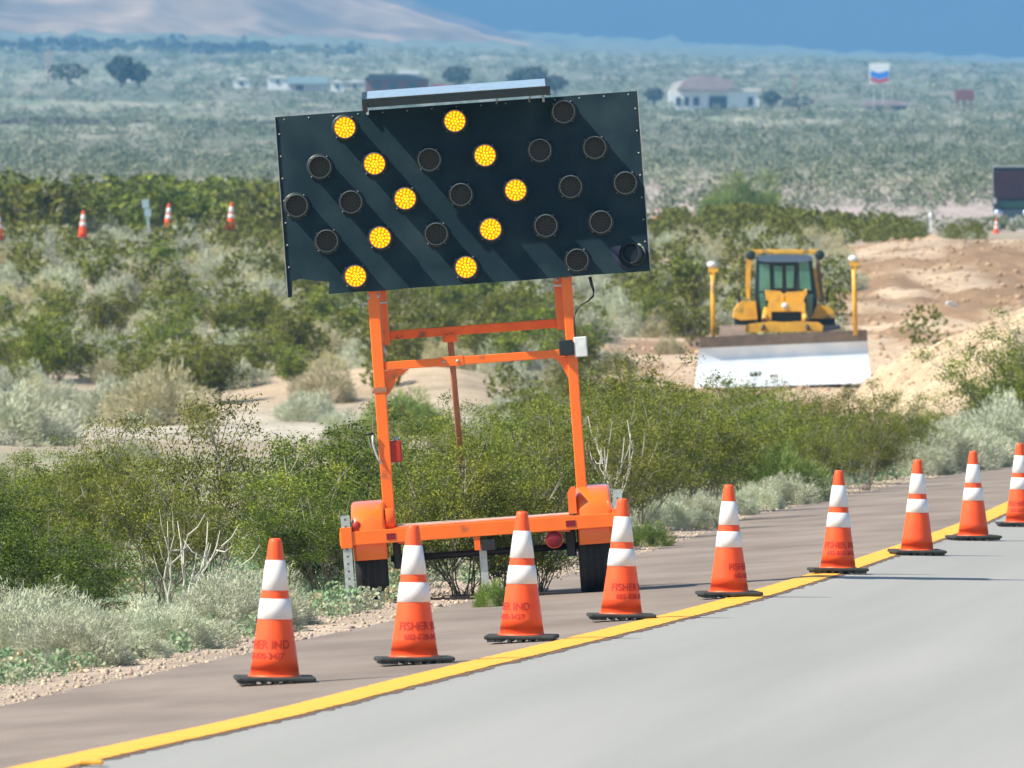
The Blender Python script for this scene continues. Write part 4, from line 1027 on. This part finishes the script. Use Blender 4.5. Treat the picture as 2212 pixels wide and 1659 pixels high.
u, v = 1903, 262; Z2 = 2500.0; r = far_root('canopy_building', u, v, Z2, 'small building with a pale pink canopy roof below the tall blue and white sign', 'building')
fb(r, u, v, Z2, 'canopy', 0, 0, 0, 0, -3, 5, 'mauve', [(1855, 226), (1880, 217), (1915, 214), (1960, 222), (1962, 228), (1856, 229)]); fb(r, u, v, Z2, 'wall', 1872, 1936, 228, 262, 1, 5, 'cream')
for a, b in ((1872, 1891), (1905, 1932)): fb(r, u, v, Z2, 'tank', a, b, 236, 258, -2, -.2, 'white')
fb(r, u, v, Z2, 'doorway', 1936, 1958, 230, 252, 0, 3, 'darkglass')
u, v = 1898, 240; Z3 = 2480.0; S3 = F/Z3; r = far_root('station_sign', u, v, Z3, 'tall square sign with blue and red chevron bands over white on the right', 'sign')
fb(r, u, v, Z3, 'pole', 1886, 1889, 180, 242, 0, .5, 'galv'); fb(r, u, v, Z3, 'pole', 1906, 1909, 180, 242, 0, .5, 'galv'); sb = fb(r, u, v, Z3, 'sign_board', 1878, 1921, 137, 181, -.3, .4, 'white')
fb(r, u, v, Z3, 'blue_chevron', 0, 0, 0, 0, -.4, -.31, 'bluesign', [(1880, 152), (1899, 158), (1919, 152), (1919, 166), (1899, 171), (1880, 166)], sb); fb(r, u, v, Z3, 'red_chevron', 0, 0, 0, 0, -.4, -.31, 'redsign', [(1880, 168), (1899, 173), (1919, 168), (1919, 175), (1899, 180), (1880, 175)], sb)
u, v = 915, 200; Z4 = 2500.; r = far_root('brown_building', u, v, Z4, 'dark brown low building with a red end seen above the arrow board', 'building')
w = fb(r, u, v, Z4, 'wall', 790, 925, 170, 202, 0, 10, 'brown'); fb(r, u, v, Z4, 'wall', 930, 1040, 184, 202, 0, 8, 'redsign')['label'] = 'red end wall'; fb(r, u, v, Z4, 'roof', 0, 0, 0, 0, -1, 11, 'darkglass', [(786, 171), (800, 160), (880, 160), (930, 172)])
fb(r, u, v, Z4, 'roof_vent', 860, 905, 152, 160, 2, 6, 'white')
for a, b in ((806, 820), (840, 858), (882, 900)): fb(r, u, v, Z4, 'window', a, b, 178, 192, -.3, -.05, 'darkglass', parent=w)
for a, b, t, bt, lab, mt in ((505, 538, 166, 188, 'small white shed left of the long pale blue roof', 'white'), (578, 622, 162, 192, 'white house at the left end of the long pale blue roof', 'white'), (275, 308, 150, 175, 'white house in front of the dark distant tree', 'white'), (715, 742, 172, 196, 'white shed between the long pale blue roof and the brown building', 'white'), (742, 790, 172, 192, 'pale trailer home touching the brown building on its left', 'cream')):
    u, v = (a+b)/2, bt; r = far_root('house', u, v, 2550., lab, 'house', None)
    wl_ = fb(r, u, v, 2550., 'wall', a, b, t+6, bt+2, 0, 6, mt); fb(r, u, v, 2550., 'roof', 0, 0, 0, 0, -.4, 6.4, 'white', [(a-2, t+6), ((a+b)/2, t), (b+2, t+6)]); fb(r, u, v, 2550., 'window', (a+b)/2-3, (a+b)/2+3, t+11, t+19, -.2, -.02, 'darkglass', parent=wl_)
u, v = 665, 194; r = far_root('warehouse', u, v, 2560., 'long low shed with a pale blue roof on the left of the arrow board', 'building'); w = fb(r, u, v, 2560., 'wall', 622, 706, 180, 196, 0, 8, 'cream')
fb(r, u, v, 2560., 'roof', 620, 708, 166, 181, -.5, 8.5, mat('pale blue roof', (.45, .6, .75), .5).name if False else 'stake'); fb(r, u, v, 2560., 'door', 640, 655, 184, 195, -.1, -.02, 'darkglass', parent=w)
u, v = 2083, 246; r = far_root('water_tower', u, v, 2500., 'rusty brown tank tower near the right edge of the distant plain', 'tower'); fb(r, u, v, 2500., 'tank', 2064, 2104, 194, 216, 0, 3.5, 'brown')
for a in (2068, 2083, 2098): fb(r, u, v, 2500., 'leg', a-2, a+2, 216, 248, 1, 1.5, 'brown')
# distant trees
def far_tree(u, v, h, w, lab, seed, Z=2500., grp=None):
    rng = np.random.default_rng(seed); p = W(u, v, Z); r = empty('tree', p); tag(r, lab, 'tree', grp)
    n = 900; C = rng.normal(size=(n, 3)); C /= np.linalg.norm(C, axis=1)[:, None]; C *= rng.uniform(.4, 1, (n, 1))**.5; C *= 1+.25*np.sin(C[:, :1]*7+seed)*np.cos(C[:, 2:]*6)
    C = C*np.array([w/2, w/2, h*.42])+np.array([0, 0, h*.56]); V, Q = leaf_quads(C, h*.07, rng, .9)
    link('crown', np_mesh('crown', V, Q, M['darktree']), r); m = MB(); m.tube([(0, 0, -.5), (.1, 0, h*.3), (0, 0, h*.6)], [.35, .28, .12], n=8); m.tube([(.05, 0, h*.25), (w*.2, 0, h*.55)], [.2, .08], n=6); m.build('trunk', M['creo_stem'], r)
M['darktree'] = mat('dark evergreen', (.035, .065, .045), .8, scale=.6, c2=(.07, .10, .07))
far_tree(262, 184, 6.3, 5.5, 'large dark tree behind the white house at the upper left', 1); far_tree(300, 186, 4.8, 4.5, 'dark tree right of the large dark tree at the upper left', 2); far_tree(150, 178, 4, 8, 'wide low green tree at the upper left', 3)
far_tree(1150, 196, 5.2, 7, 'dark round tree behind the right end of the solar panel', 4); far_tree(1118, 200, 4.5, 5, 'dark tree between the brown building and the round tree', 5); far_tree(985, 186, 4.2, 6, 'dark bush tree behind the red end wall', 6)
far_tree(1412, 224, 3.4, 4, 'small dark tree at the left end of the white store', 7); far_tree(1665, 230, 3.2, 4, 'small dark tree at the right end of the white store', 8); far_tree(1200, 200, 3.6, 5, 'small dark tree right of the solar panel end', 9); far_tree(1725, 235, 2.6, 7, 'wide low dark tree between the store and the tall sign', 10)

# dark tree line along the foot of the hill, left
def treeline():
    rng = np.random.default_rng(3); out = []
    for i in range(900):
        q = rng.uniform(-.05, -.012); y = 5000+rng.normal(0, 120); x = q*y; out.append((x, y, float(terrain(x, y))-1, rng.uniform(2.2, 4)*(1 if q < -.02 else .7), (.09, .12, .12)))
    for i in range(500):
        q = rng.uniform(-.045, -.010); y = 2080+(q+.03)*2500+rng.normal(0, 14); x = q*y; out.append((x, y, float(terrain(x, y))-.3, rng.uniform(.6, 1.3), (.16, .14, .14)))
    o = scrub_mesh('tree_line', out, 40, .22, 'dark hazy line of trees and brush across the upper left plain', 6); o['category'] = 'tree line'
treeline()

for u, v0, h_ in ((104, 176, 6.5), (1716, 226, 6)):
    p = W(u, v0, 2500); m = MB(); m.tube([(0, 0, -.5), (0, 0, h_)], [.14, .09], n=8); m.box(-.9, .9, -.06, .06, h_-.7, h_-.55); o = m.build('utility_pole', M['rust']); o.location = p; tag(o, 'faint utility pole left of the large dark tree' if u < 500 else 'faint utility pole right of the long white store', 'pole')
m = MB(); m.prism([(-.16, 0), (.15, .02), (.19, .10), (.02, .15), (-.14, .10)], -.03, .03); o = m.build('debris', M['white']); hx, hy, hz_ = hit(2053, 663, 240); o.location = (hx, hy-.3, hz_); o.rotation_euler = (.2, .3, .4); tag(o, 'white scrap lying on the bare brown dirt right of the bulldozer', 'debris')

# ------------------------------------------------------------------ hills
def hill(name, Yc, depth, u0, u1, crest, mt, seed, amp, scale, nx=260, ny=70):
    xs = (np.linspace(u0, u1, nx)-UC)/F*Yc; ys = np.linspace(Yc-depth, Yc+depth*.8, ny)
    Xg, Yg = np.meshgrid(xs, ys); cz = np.array([crest(UC+x/Yc*F) for x in xs]); zc_ = H-(cz-VH)*Yc/F
    t = np.where(Yg < Yc, (Yg-(Yc-depth))/depth, 1-(Yg-Yc)/(depth*.8)); s_ = np.clip(t, 0, 1)**1.25
    base = prof(Yg)-25; nz = fbm(Xg*scale, Yg*scale*.7, seed, 5)-.47; rd = 1-np.abs(fbm(Xg*scale*2.2, Yg*scale*.8, seed+9, 4)-.47)*4
    Z = base+(zc_[None, :]-base)*s_+(nz*amp+rd*amp*.25)*np.sin(np.clip(t, 0, 1)*math.pi)**.6
    i = np.arange((ny-1)*nx).reshape(ny-1, nx)[:, :-1].ravel(); Q = np.stack([i, i+1, i+nx+1, i+nx], 1)
    return tag(link(name, np_mesh(name, np.stack([Xg.ravel(), Yg.ravel(), Z.ravel()], 1), Q, mt, True)), kind='structure')
hm = mat('pale desert rock', (.22, .16, .11), .95, scale=.014, c2=(.52, .36, .235), lo=.40, hi=.66)
mm2 = mat('cloud shaded mountain rock', (.012, .020, .045), .95, scale=.002, c2=(.022, .032, .06), lo=.4, hi=.6)  # cloud shade over the mountain, put into its near-black base colour
dm = mat('dark ridge rock', (.10, .08, .10), .95, scale=.01, c2=(.18, .14, .15))
hill('hill', 6800, 1300, -2600, 1180, lambda u: float(np.interp(u, [-2600, -1500, -300, 300, 620, 850, 960, 1040, 1120, 1180], [-60, -500, -420, -330, -140, 2, 60, 100, 140, 170])), hm, 3, 40, .006)
hill('ridge', 7300, 800, 700, 1330, lambda u: float(np.interp(u, [700, 900, 960, 1010, 1080, 1180, 1330], [-30, 5, 34, 52, 88, 112, 140])), dm, 13, 25, .006, 120, 40)
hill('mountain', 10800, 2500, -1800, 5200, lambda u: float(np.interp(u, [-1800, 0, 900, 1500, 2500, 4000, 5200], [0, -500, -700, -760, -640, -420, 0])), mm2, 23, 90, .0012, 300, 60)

# ------------------------------------------------------------------ haze
m = MB(); m.box(-9500, 9500, -150, 18800, -14, 1650); 
hz = m.build('haze', bpy.data.materials.new('haze air')); hm_ = hz.data.materials[0]; hm_.use_nodes = True
for nd in list(hm_.node_tree.nodes):
    if nd.type == 'BSDF_PRINCIPLED': hm_.node_tree.nodes.remove(nd)
pv = hm_.node_tree.nodes.new('ShaderNodeVolumePrincipled'); pv.inputs['Density'].default_value = 1.1e-4; pv.inputs['Color'].default_value = (.22, .56, 1.0, 1); pv.inputs['Anisotropy'].default_value = 0.0
hm_.node_tree.links.new(pv.outputs[0], hm_.node_tree.nodes['Material Output'].inputs['Volume'])
tag(hz, 'thin pale blue haze over the desert', 'haze', kind='stuff')
